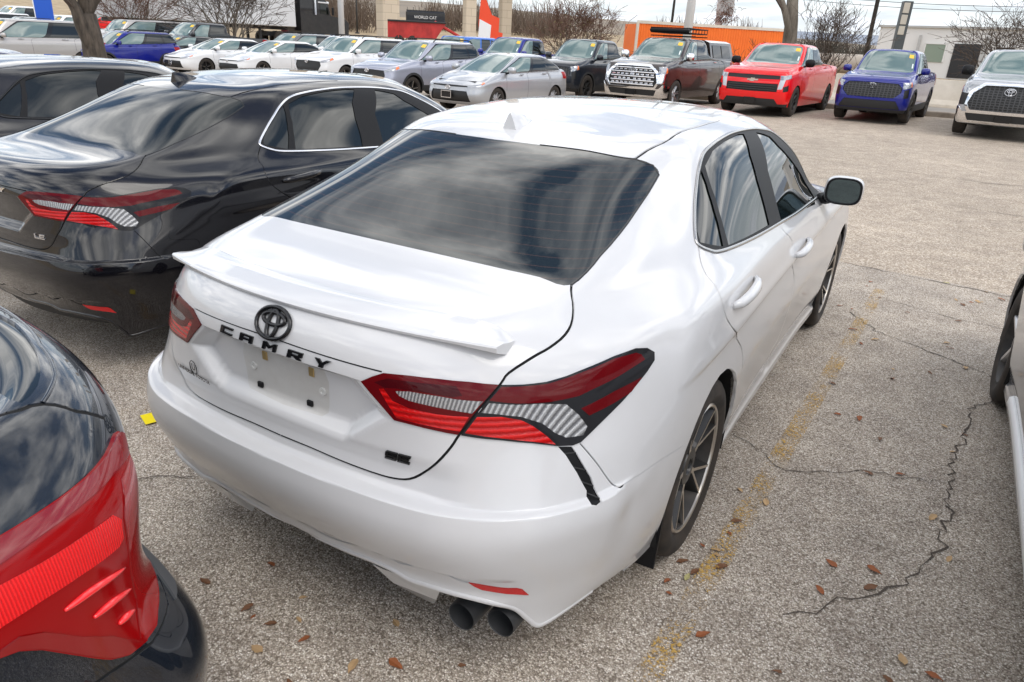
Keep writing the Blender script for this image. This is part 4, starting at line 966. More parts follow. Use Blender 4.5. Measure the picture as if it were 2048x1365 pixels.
def make_grid(sp):
    """control net of a generic car: 14 rows (sill to roof spine) x 20 columns (rear centre to front centre)"""
    g = dict(yr=-1.0, yf=3.8, W=.90, zs=.25, zb=1.0, zbr=None, zh0=.82, zh1=1.02, yh=.45, ycowl=2.55, ywt=1.75, zr=1.45, yrt=.1, ygb=-.5, zgb=1.1, ydk=.07, zdk=1.05, Wb=.83, Wr=.60, wb=2.7, rake=.0, nose=.0, crown=.05, rb=.0, square=0.0)
    g.update(sp); D = type('D', (), g); zbr = D.zbr or D.zb; wb = D.wb; q = D.square
    fr = [0, .12, .27, .42, .56, .72, .87, 1]
    xin = [.055, .025, .008, 0, 0, .006, .022, D.W-D.Wb]
    yrin = [.09, .03, 0, 0, .015+D.rb*.2, .03+D.rb*.5, .045+D.rb*.8, D.ydk+D.rb]; yfin = [.12, .05, .01, 0, .01+D.nose*.2, .03+D.nose*.5, .07+D.nose*.8, D.yh]
    rx = [0, .33+.02*q, .62+.06*q, .82+.07*q, .93+.035*q, .975+.015*q]; ro = [0, .01, .045-.02*q, .13-.06*q, .29-.10*q, .50-.1*q]
    fx = [.985, .92+.04*q, .72+.09*q, .38+.03*q, 0]; fo = [None, .27-.12*q, .11-.06*q, .025, 0]
    sy = [min(-.30, lerp(D.yr+.5, 0, .45)), .02, .36, lerp(.36, wb-.72, .3), lerp(.36, wb-.72, .55), lerp(.36, wb-.72, .8), wb-.72, wb-.36, wb]
    G = []
    for j in range(8):
        row = []
        Wj = D.W-xin[j]
        for i in range(6): row.append((rx[i]*Wj, D.yr+yrin[j]+ro[i], lerp(D.zs, D.zdk, fr[j])))
        for i in range(9):
            t = i/8; zt = lerp(zbr, D.zb, min(1, t*1.4)); 
            if i >= 7: zt = lerp(D.zb, D.zh1-.05, (i-6)/2)
            y = sy[i]
            if j == 7: y = lerp(y, lerp(D.ygb+.2, D.ycowl, t), .12)
            row.append((Wj-(.03 if (j == 7 and i == 8) else 0), y, lerp(D.zs, zt, fr[j])))
        for i in range(5):
            y = wb+.38 if i == 0 else D.yf-fo[i]
            y = min(y, D.yf-fo[i] if i else y)-yfin[j]*(1 if i else .25)
            if i == 0 and j == 7: y = wb+.22
            ztop = lerp(D.zh1-.06, D.zh0, [.35, .85, 1, 1, 1][i]); row.append((fx[i]*(Wj-(.06 if j == 7 else 0)), y, lerp(D.zs, ztop, fr[j])))
        G.append(row)
    w9, w10, w11, w12 = D.Wb-.05, lerp(D.Wb-.05, D.Wr, .55), D.Wr, D.Wr*.66
    def ring(yr_, zr_, Wr_, ys0, ys1, Wsid, zsid, yf_, zf_, Wf_, prev=None, bow=.06, bowr=.06):
        row = []
        for i in range(6): row.append((rx[i]*Wr_, yr_+bowr*rx[i]**2*1.5+ro[i]*.35, zr_ if np.isscalar(zr_) else lerp(zr_[0], zr_[1], (i/5)**2)))
        for i in range(9):
            t = i/8; row.append((Wsid-(.09*Wsid*max(0, t-.8)/.2)-(.03*max(0, .15-t)/.15), lerp(ys0, ys1, t), lerp(zsid[0], zsid[1], t)))
        for i in range(5):
            k = [.93, .74, .52, .27, 0][i]; row.append((k*Wf_*.97, yf_-bow*2*k**2-(.06 if i == 0 else 0), zf_ if np.isscalar(zf_) else lerp(zf_[0], zf_[1], 1-k)))
        return row
    y7 = [p[1] for p in G[7]]
    r9 = ring(D.ygb, D.zgb, w9*.93, D.ygb+.22, D.ycowl-.24, w9+.03, (zbr+.13, D.zb+.09), D.ycowl, (D.zh1-.02, D.zh1), w9*.92)
    r8 = []
    for i in range(20):
        a, b = G[7][i], r9[i]; t = .5
        if 6 <= i <= 14: r8.append((D.Wb-.012-(.05 if i == 14 else 0), lerp(a[1], b[1], .5), lerp(a[2], b[2], .32)))
        else: r8.append((lerp(a[0], b[0], t), lerp(a[1], b[1], t), lerp(a[2], b[2], t)+(.012 if i > 14 else .008)))
    zt = D.zr
    r11 = ring(D.yrt, (zt-.045, zt-.065), D.Wr*.93, D.yrt+.16, D.ywt-.12, D.Wr, (zt-.065, zt-.06), D.ywt, (zt-.06, zt-.035), D.Wr*.92)
    r10 = []
    for i in range(20):
        a, b = r9[i], r11[i]; r10.append((lerp(a[0], b[0], .5)+(.02 if 5 < i < 14 else .01), lerp(a[1], b[1], .52)-(.02 if i < 5 else 0)+(.02 if i > 14 else 0), lerp(a[2], b[2], .53)))
    ym = lerp(D.yrt, D.ywt, .5)
    r12 = [(lerp(p[0], 0, .36), lerp(p[1], ym, .16), zt-.018-.02*(abs(p[1]-ym)/1.2)**2) for p in r11]
    r13 = [(0, lerp(p[1], ym, .34), zt-.02*(abs(p[1]-ym)/1.3)**2) for p in r11]
    return G+[r8, r9, r10, r11, r12, r13]
SPECS={
 'compact':dict(yr=-.93,yf=3.66,W=.89,zs=.22,zb=.93,zbr=.98,zh0=.76,zh1=.97,yh=.30,ycowl=2.62,ywt=1.62,zr=1.435,yrt=.05,ygb=-.52,zgb=1.08,zdk=1.03,Wb=.80,Wr=.57,wb=2.70,ydk=.10),
 'midsedan':dict(yr=-1.0,yf=3.85,W=.92,zs=.22,zb=.96,zbr=1.0,zh0=.78,zh1=.99,yh=.35,ycowl=2.65,ywt=1.65,zr=1.45,yrt=.05,ygb=-.55,zgb=1.10,zdk=1.04,Wb=.83,Wr=.58,wb=2.82,ydk=.10),
 'rav':dict(yr=-.92,yf=3.66,W=.92,zs=.30,zb=1.08,zbr=1.16,zh0=.98,zh1=1.14,yh=.28,ycowl=2.45,ywt=1.70,zr=1.68,yrt=-.55,ygb=-.78,zgb=1.14,zdk=1.08,Wb=.84,Wr=.62,wb=2.69,ydk=.08,square=.35),
 'cross':dict(yr=-.88,yf=3.56,W=.91,zs=.28,zb=1.03,zbr=1.10,zh0=.92,zh1=1.08,yh=.28,ycowl=2.45,ywt=1.70,zr=1.60,yrt=-.50,ygb=-.75,zgb=1.10,zdk=1.05,Wb=.83,Wr=.60,wb=2.64,ydk=.08,square=.2),
 'highlander':dict(yr=-1.05,yf=3.88,W=.965,zs=.30,zb=1.10,zbr=1.15,zh0=.98,zh1=1.16,yh=.28,ycowl=2.70,ywt=1.95,zr=1.70,yrt=-.65,ygb=-.92,zgb=1.14,zdk=1.08,Wb=.87,Wr=.64,wb=2.85,ydk=.08,square=.2),
 'suburban':dict(yr=-1.2,yf=4.45,W=1.03,zs=.38,zb=1.22,zbr=1.24,zh0=1.15,zh1=1.28,yh=.18,ycowl=3.20,ywt=2.50,zr=1.92,yrt=-1.0,ygb=-1.12,zgb=1.24,zdk=1.18,Wb=.94,Wr=.76,wb=3.40,ydk=.05,square=.7),
 'tundra':dict(yr=-1.22,yf=4.70,W=1.01,zs=.30,zb=1.30,zbr=1.36,zh0=1.24,zh1=1.40,yh=.14,ycowl=3.42,ywt=2.72,zr=1.98,yrt=1.05,ygb=.88,zgb=1.42,zdk=1.36,Wb=.95,Wr=.72,wb=3.70,ydk=.03,square=.75),
 'silverado':dict(yr=-1.15,yf=4.70,W=1.02,zs=.25,zb=1.27,zbr=1.34,zh0=1.20,zh1=1.36,yh=.16,ycowl=3.40,ywt=2.65,zr=1.93,yrt=1.10,ygb=.92,zgb=1.40,zdk=1.33,Wb=.95,Wr=.72,wb=3.75,ydk=.03,square=.7),
 'tacoma':dict(yr=-1.15,yf=4.25,W=.955,zs=.27,zb=1.20,zbr=1.27,zh0=1.14,zh1=1.28,yh=.20,ycowl=3.05,ywt=2.40,zr=1.87,yrt=.95,ygb=.78,zgb=1.33,zdk=1.27,Wb=.88,Wr=.66,wb=3.35,ydk=.03,square=.5),
 'jeep':dict(yr=-.75,yf=3.45,W=.85,zs=.50,zb=1.22,zbr=1.22,zh0=1.15,zh1=1.25,yh=.10,ycowl=2.15,ywt=1.85,zr=1.87,yrt=-.62,ygb=-.70,zgb=1.24,zdk=1.2,Wb=.80,Wr=.70,wb=2.9,ydk=.02,square=.9),
}
# ---------------------------------------------------------------- the other vehicles of the lot
paint('lot_white', (.74, .74, .74), rough=.3, dust=.08); paint('lot_silver', (.42, .43, .45), metal=.55, rough=.35, flake=.15); paint('lot_lavender', (.38, .39, .46), metal=.5, rough=.35, flake=.15)
paint('lot_tan_silver', (.42, .40, .38), metal=.5, rough=.35, flake=.1); paint('lot_blue', (.007, .013, .20), metal=.0, rough=.3, flake=.2, dust=.03); paint('lot_red', (.80, .005, .007), rough=.3, dust=.03)
paint('lot_maroon', (.030, .020, .018), metal=.3, rough=.3, flake=.3, dust=.12); paint('lot_black', (.012, .012, .014), rough=.3, dust=.05); paint('lot_bright_blue', (.01, .12, .50), rough=.35, dust=.03); paint('lot_dark_navy', (.010, .014, .022), rough=.3, flake=.2)
paint('lot_grey', (.14, .145, .15), metal=.5, rough=.35); paint('lot_dark_red', (.20, .01, .02), rough=.3)
mat('green_glass', (.12, .18, .17), .015).node_tree.nodes['Principled BSDF'].inputs['IOR'].default_value = 1.9; mat('sticker_yellow', (.85, .50, .04), .5); mat('sticker_white', (.75, .82, .80), .5); mat('grille_black', (.010, .010, .010), .5); mat('bar_black', (.03, .03, .03), .3)
mat('white_metal', (.78, .78, .78), .4)
def hexmesh(name, c1, c2, sc):
    m = mat(name, c1, .45); t = m.node_tree; b = t.nodes['Principled BSDF']; tc = nd(t, 'ShaderNodeTexCoord')
    mp = nd(t, 'ShaderNodeMapping'); mp.inputs['Scale'].default_value = (sc, 0, sc*1.7); t.links.new(tc.outputs['Object'], mp.inputs[0])
    v = nd(t, 'ShaderNodeTexVoronoi', feature='DISTANCE_TO_EDGE', Scale=1.0); v.inputs['Randomness'].default_value = .12; t.links.new(mp.outputs[0], v.inputs['Vector'])
    r = ramp(t, v.outputs['Distance'], [(.10, c2), (.16, c1)]); t.links.new(r.outputs[0], b.inputs['Base Color'])
    bp = nd(t, 'ShaderNodeBump', Strength=.8, Distance=.01, invert=True); t.links.new(v.outputs['Distance'], bp.inputs['Height']); t.links.new(bp.outputs[0], b.inputs['Normal'])
hexmesh('hex_grille', (.004, .004, .004), (.05, .05, .052), 11)

PAN = {}
def vehicle(name, spec, label, loc, rz, body, st, group='vehicles parked across the lane', cat='car'):
    """st: style choices of this vehicle"""
    sp = dict(SPECS[spec]); key = (spec, st.get('face', 'sedan'), st.get('body', 'sedan'))
    S = PAN[spec+'S'] if spec+'S' in PAN else Surf(make_grid(sp)); PAN[spec+'S'] = S
    wr = st.get('wr', .335); wb = sp.get('wb', 2.7); face = st.get('face', 'sedan'); bt = st.get('body', 'sedan')
    if key not in PAN:
        rg = []
        ar, af = side_circle(S, 0, wr-.01, wr+.045), side_circle(S, wb, wr-.01, wr+.045)
        rg += [('cut', ar), ('cut', af)]
        rg += [('arch_rear', side_circle(S, 0, wr-.01, wr+.11)), ('arch_front', side_circle(S, wb, wr-.01, wr+.11))]
        def R_(n, p, step=.3, sm=0): rg.append((n, densify(np.array(p, float) if not sm else smooth_poly(p, True, sm), step)))
        R_('sticker', [(15.15, 10.28), (16.0, 10.30), (16.0, 10.62), (15.2, 10.60)]); R_('sticker_low', [(14.95, 9.5), (15.2, 9.5), (15.2, 9.85), (14.97, 9.85)])
        R_('windshield', [(14.75, 9.2), (15.1, 9.10), (16, 9.03), (19, 9.02), (19, 10.93), (15.6, 10.9), (14.75, 10.75), (14.55, 10.3)])
        R_('rear_window', [(0, 9.12), (3.6, 9.12), (4.2, 9.4), (4.3, 10.4), (3.9, 10.8), (0, 10.85)])
        v0, v1 = 8.42, 10.72
        if bt == 'sedan': R_('window_back', [(6.5, 8.9), (7.3, v0+.02), (10.05, v0), (10.05, v1), (8.6, v1), (7.2, 10.3), (6.5, 9.5)], .25)
        elif bt == 'suv':
            R_('window_quarter', [(5.7, 8.75), (7.6, v0+.05), (7.75, v1-.05), (6.2, 10.45)], .25); R_('window_back', [(7.85, v0), (10.1, v0), (10.1, v1), (7.95, v1)], .25)
        else: R_('window_back', [(6.9, v0+.05), (10.1, v0), (10.1, v1), (7.3, v1-.03), (6.85, 10.5)], .25)
        R_('window_front', [(10.5, v0), (13.0, v0-.02), (13.75, 8.75), (13.6, 9.3), (13.0, 10.5), (12.6, v1), (10.5, v1)], .25)
        R_('pillar', [(6.2, 8.35), (13.9, 8.3), (14.0, 8.7), (13.1, 10.75), (12.7, 10.82), (7.2, 10.82), (6.2, 10.4)] if bt != 'suv' else [(5.5, 8.35), (13.9, 8.3), (14.0, 8.7), (13.1, 10.75), (12.7, 10.82), (6.2, 10.82), (5.5, 10.2)], .3)
        if face == 'sedan':
            R_('orange_marker', [(15.55, 5.9), (15.95, 5.8), (15.95, 6.35), (15.65, 6.4)]); R_('headlight', [(15.5, 5.9), (16.2, 5.5), (17.35, 5.15), (17.3, 5.65), (16.5, 6.25), (15.7, 6.6)], .2)
            R_('grille', [(17.0, 1.1), (19, 1.1), (19, 4.3), (17.35, 4.2)]); R_('upper_slot', [(17.3, 5.3), (19, 5.2), (19, 5.75), (17.3, 5.7)])
        elif face == 'suv':
            R_('orange_marker', [(15.5, 5.8), (15.9, 5.6), (15.9, 6.3), (15.6, 6.4)]); R_('headlight', [(15.45, 5.8), (16.2, 5.35), (17.3, 5.1), (17.2, 5.7), (16.4, 6.2), (15.6, 6.5)], .2)
            R_('grille', [(17.5, 2.4), (19, 2.4), (19, 5.7), (17.3, 5.5), (17.15, 4.2)]); R_('lower_grille', [(17.2, .5), (19, .5), (19, 1.9), (17.5, 1.9)]); R_('fog', [(16.1, 1.6), (16.9, 1.5), (16.9, 2.6), (16.2, 2.7)])
        elif face == 'tundra':
            R_('orange_marker', [(15.7, 5.1), (15.95, 5.0), (15.95, 6.0), (15.75, 6.0)]); R_('headlight', [(15.7, 5.0), (16.95, 4.9), (16.95, 6.35), (15.8, 6.25)], .2); R_('lamp_frame', [(15.95, 3.1), (16.85, 3.1), (16.95, 4.9), (15.8, 5.0)])
            R_('grille', [(17.25, 2.35), (19, 2.3), (19, 6.35), (17.75, 6.3), (17.2, 5.0), (17.0, 3.4)]); R_('grille_frame', [(17.15, 1.95), (19, 1.9), (19, 6.75), (17.6, 6.7), (17.0, 5.2), (16.8, 3.3)])
            R_('bumper_centre', [(17.2, .6), (19, .6), (19, 1.9), (17.0, 1.9)]); R_('front_bumper', [(15.2, .25), (19, .25), (19, 2.0), (16.8, 2.1), (16.2, 2.9), (15.3, 2.5)])
        elif face == 'silverado':
            R_('headlight', [(15.7, 5.4), (17.15, 5.15), (17.15, 5.95), (15.8, 6.1)], .2); R_('lamp_frame', [(16.85, 3.6), (17.25, 3.5), (17.15, 5.15), (16.6, 5.25)])
            R_('upper_slot', [(17.2, 5.25), (19, 5.15), (19, 5.95), (17.2, 5.95)]); R_('grille', [(17.25, 3.0), (19, 2.9), (19, 4.45), (17.25, 4.5)]); R_('side_vent', [(15.9, 3.2), (16.7, 3.0), (16.75, 4.0), (16.0, 4.3)])
            R_('bumper_centre', [(17.0, .7), (19, .7), (19, 1.7), (17.35, 1.7)]); R_('front_skid', [(15.2, 0), (19, 0), (19, .75), (15.2, .75)])
        elif face == 'tacoma':
            R_('orange_marker', [(15.65, 5.3), (15.95, 5.2), (15.95, 6.1), (15.75, 6.1)]); R_('headlight', [(15.6, 5.2), (16.9, 4.9), (17.0, 6.0), (15.8, 6.2)], .2); R_('side_vent', [(16.0, 3.2), (16.7, 3.1), (16.75, 4.7), (16.1, 4.9)])
            R_('grille', [(17.5, 3.1), (19, 3.05), (19, 5.95), (17.35, 5.85), (17.0, 5.0), (17.0, 4.3)]); R_('bumper_centre', [(16.75, .9), (19, .9), (19, 2.55), (17.3, 2.55)]); R_('front_skid', [(15.4, 0), (19, 0), (19, .85), (15.4, .85)])
        elif face == 'jeep':
            R_('headlight', smooth_poly([(16.7, 4.9), (17.3, 4.9), (17.3, 5.8), (16.7, 5.8)], True, 4), .2); R_('grille', [(17.6, 3.8), (19, 3.8), (19, 6.2), (17.6, 6.2)]); R_('bumper_centre', [(15.3, .4), (19, .4), (19, 2.3), (15.3, 2.3)])
        elif face == 'big':
            R_('headlight', [(15.7, 4.9), (17.1, 4.8), (17.1, 6.0), (15.8, 6.1)], .2); R_('grille', [(17.2, 2.8), (19, 2.8), (19, 6.2), (17.2, 6.1)]); R_('bumper_centre', [(16.5, .5), (19, .5), (19, 2.0), (16.7, 2.0)])
        R_('tail_light', [(3.7, 5.0), (5.3, 5.2), (5.3, 6.6), (3.6, 6.6)] if bt != 'pickup' else [(4.2, 4.6), (5.2, 4.6), (5.2, 6.7), (4.2, 6.7)], .25)
        if bt == 'pickup': R_('bed_cover', [(0, 7.12), (5.5, 7.12), (5.9, 7.6), (5.6, 8.8), (0, 8.85)])
        if st.get('clad'): R_('cladding', [(5.4, 0), (14.5, 0), (14.5, 1.6), (5.4, 1.6)])
        for u_ in ((7.75 if bt != 'pickup' else 7.9), 10.3, 13.05): rg.append(('seam_%d' % (u_*10), band(S, np.array([(u_, t) for t in np.linspace(.9, 8.3, 12)]), .008)))
        rg.append(('seam_hood_c', band(S, np.array([(t, 7.02) for t in np.linspace(15.3, 19, 9)]), .012)))
        if bt == 'pickup': rg.append(('seam_bed', band(S, np.array([(6.62, t) for t in np.linspace(.9, 7.2, 12)]), .02)))
        R_('hood', [(15.0, 7.04), (19, 7.04), (19, 8.85), (15.6, 8.85), (14.9, 8.3)])
        R_('door_rear', [(7.9 if bt == 'pickup' else 7.75, .9), (10.3, .9), (10.3, 8.34), (7.75, 8.34)]); R_('door_front', [(10.3, .9), (13.05, .9), (13.05, 8.34), (10.3, 8.34)])
        PAN[key] = panels(S, rg, st.get('k', 4))
    pan = PAN[key]; T = st.get('two_tone', body)
    root = empty(name, loc, rz); tag(root, label, cat, group)
    g = lambda k, d: M[st.get(k, d)]
    put(S, pan, 'body', body, root, both='join'); put(S, pan, 'hood', st.get('hood', body), root, both='join')
    for ak in ('arch_rear', 'arch_front'): put(S, pan, ak, M['rough_plastic'] if st.get('clad') else body, root, 'wheel_arch', off=.008 if st.get('clad') else 0, skirt=.01)
    if st.get('clad'): put(S, pan, 'cladding', M['rough_plastic'], root, 'side_cladding', off=.004)
    for dk in ('door_rear', 'door_front'): put(S, pan, dk, body, root, 'door')
    put_seams(S, pan, root, -.004)
    put(S, pan, 'windshield', M['green_glass'], root, both='join'); put(S, pan, 'rear_window', M['tint_glass'], root, both='join')
    put(S, pan, 'sticker', M['sticker_yellow'] if st.get('sticker', 1) else M['green_glass'], root, 'price_sticker', both=-1, off=.002); put(S, pan, 'sticker', M['green_glass'], root, 'windshield', both=1)
    put(S, pan, 'sticker_low', M['sticker_white'] if st.get('sticker', 1) else M['green_glass'], root, 'inspection_sticker', both=-1, off=.002); put(S, pan, 'sticker_low', M['green_glass'], root, 'windshield', both=1)
    put(S, pan, 'pillar', g('pillar', 'gloss_trim'), root, 'window_frame')
    for k in ('window_quarter', 'window_back', 'window_front'): put(S, pan, k, M[st.get('glass', 'tint_glass')] if k != 'window_front' else g('front_glass', 'green_glass'), root, 'side_window', off=.003)
    hl = put(S, pan, 'headlight', M['headlamp_lens'], root, off=.006, skirt=.02)
    if hl and 'orange_marker' in pan:
        for s_, h in zip((1, -1), hl): put(S, pan, 'orange_marker', M['orange_lens'], h, both=s_, off=.008, skirt=.01)
    put(S, pan, 'tail_light', M['red_lens'], root, off=.006, skirt=.02)
    gm = g('grille', 'grille_black')
    gr = put(S, pan, 'grille', gm, root, both='join', off=-.02, skirt=0)
    for k, d in (('upper_slot', 'grille_black'), ('lower_grille', 'grille_black'), ('bumper_centre', 'rough_plastic'), ('front_skid', 'rough_plastic')): put(S, pan, k, g(k, d), root, both='join', off=-.012)
    for k, d in (('fog', 'grille_black'), ('side_vent', 'grille_black'), ('lamp_frame', 'grille_black')): put(S, pan, k, g(k, d), root, {'fog': 'fog_light'}.get(k, k), off=-.006)
    put(S, pan, 'grille_frame', M[st['frame']] if 'frame' in st else body, root, both='join', off=.025, skirt=.05)
    put(S, pan, 'front_bumper', M[st['bumper']] if 'bumper' in st else body, root, both='join', off=.02, skirt=.03)
    put(S, pan, 'bed_cover', M['rough_plastic'], root, both='join', off=-.03)
    if 'bars' in st:
        v0, v1, n_, u0, rr, mm = st['bars']
        for i in range(n_):
            vv = v0+(v1-v0)*i/max(1, n_-1); line = [(u, vv) for u in np.linspace(u0, 19, 8)]
            sweep_uv(S, line, rr, False, 'grille_bar', M[mm], root, both='join', off=0.0)
    if 'mesh' in st:      # links between the bars of an open grille
        v0, v1, n_, u0, rr, mm = st['mesh']; mb = MB()
        for i in range(n_):
            vv = v0+(v1-v0)*i/max(1, n_-1)
            for q, u in enumerate(np.arange(u0+(.18 if i % 2 else 0), 18.95, .36)):
                p, n = S.ev(np.array([u-.06, u+.06]), np.array([vv, vv]))
                for s_ in (1, -1):
                    pp = (p-n*.0)*[s_, 1, 1]; c = pp.mean(0); mb.box(c, (.10, .03, rr*2), bev=.01)
        mb.build('grille_link', M[mm], root)
    p, n = S.ev(np.array([19.0]), np.array([st.get('badge_v', 5.2)])); mb = MB(); c = p[0]+np.array([0, .012, 0]); bw = st.get('badge_w', .07)
    if st.get('badge') == 'bow':
        mb.prism([(-.15, -.018), (-.06, -.018), (-.05, -.042), (.07, -.042), (.06, -.018), (.15, -.018), (.13, .022), (.05, .022), (.045, .045), (-.075, .045), (-.065, .022), (-.17, .022)], .02, Matrix.Translation(c)@Matrix.Rotation(R(90), 4, 'X')@Matrix.Rotation(R(0), 4, 'Z'))
    elif st.get('badge', 'ring') == 'star':
        for q in range(3): a = R(90+120*q); mb.tube([c, c+np.array([math.cos(a)*bw*.9, 0, math.sin(a)*bw*.9])], .008, 5)
        mb.tube([c+np.array([math.cos(a)*bw, 0, math.sin(a)*bw]) for a in np.linspace(0, 2*math.pi, 25)], .008, 5, caps=False)
    else:
        for rx_, rz_, dz in ((bw, bw*.68, 0), (bw*.62, bw*.24, bw*.18), (bw*.27, bw*.58, -.004)): mb.tube([c+np.array([math.cos(a)*rx_, 0, dz+math.sin(a)*rz_]) for a in np.linspace(0, 2*math.pi, 25)], bw*.10, 6, caps=False)
    if st.get('badge', 'ring') != 'none': mb.build('emblem', g('badge_m', 'chrome'), root, smooth=False)
    if st.get('plate'):
        p, n = S.ev(np.array([18.95]), np.array([st.get('plate_v', 1.6)])); q = p[0]; pb = MB(); pb.box((0, q[1]+.03, q[2]), (.32, .02, .17), bev=.006); po = pb.build('plate_holder', M[st.get('plate_m', 'gloss_trim')], root)
        if st['plate'] == 'frame':
            pb = MB()
            for dx, dz, wx, wz in ((0, .078, .32, .016), (0, -.078, .32, .016), (.152, 0, .016, .14), (-.152, 0, .016, .14)): pb.box((dx, q[1]+.043, q[2]+dz), (wx, .012, wz))
            pb.build('plate_frame', M['chrome'], po)
    # door handles, mirrors
    for s_ in (1, -1):
        for u_ in (8.15, 10.75):
            p, n = S.ev(np.array([u_, u_+.42]), np.array([6.75, 6.8])); p = (p+n*.022)*[s_, 1, 1]; hb = MB(); hb.tube([p[0], p[0]*.5+p[1]*.5+np.array([s_*.01, 0, 0]), p[1]], [.012, .016, .012], 6); hb.build('handle', M[st['handle']] if 'handle' in st else body, root)
        p, n = S.ev(np.array([13.1]), np.array([8.3])); q = p[0]; mw, mh = st.get('mirror_size', (.21, .15))
        mirror(root, (s_*(q[0]+.15), q[1]-.02, q[2]+mh*.45), s_, mw, mh, .15, M[st['mirror']] if 'mirror' in st else body, (s_*(q[0]-.01), q[1]+.06, q[2]-.01), detail=6, turn=R(5))
    for y in (0.0, wb):
        for s_ in (1, -1): add_wheel(root, (s_*(sp['W']-.135), y, wr), s_, st['wheel'])
    for y in (0.0, wb):
        for s_ in (1, -1): uw = MB(); half_well(uw, s_, .5, sp['W']-.03, wr+.05, y, wr); uw.build('wheel_well', M['dark_void'], root)
    ub = MB(); L = sp['yf']-sp['yr']; ub.box((0, (sp['yf']+sp['yr'])/2, sp['zs']+.05), (sp['W']*1.72, L*.86, .12)); ub.box((0, (sp['yf']+sp['yr'])/2, sp['zs']+.3), (sp['W']*1.3, L*.84, .5)); ub.build('underbody', M['underbody'], root)
    if st.get('rails'):
        zr = sp['zr']; y0, y1 = sp['yrt']+.25, sp['ywt']-.35
        for s_ in (1, -1):
            rb = MB(); x = s_*sp['Wr']*.93; rb.tube([(x, y0-.1, zr-.06), (x, y0, zr+.015), (x, y0+.15, zr+.03), (x, y1-.15, zr+.03), (x, y1, zr+.015), (x, y1+.1, zr-.05)], .016, 6)
            rb.build('roof_rail', g('rail_m', 'black_plastic'), root)
        if st['rails'] > 1:
            for y in (y0+.3, y1-.25): cb = MB(); cb.box((0, y, zr+.055), (sp['Wr']*2.0, .07, .025), bev=.01); cb.build('cross_bar', M['black_plastic'], root)
    if st.get('fin'): shark_fin(root, S, sp['yrt']+.05, body)
    return root
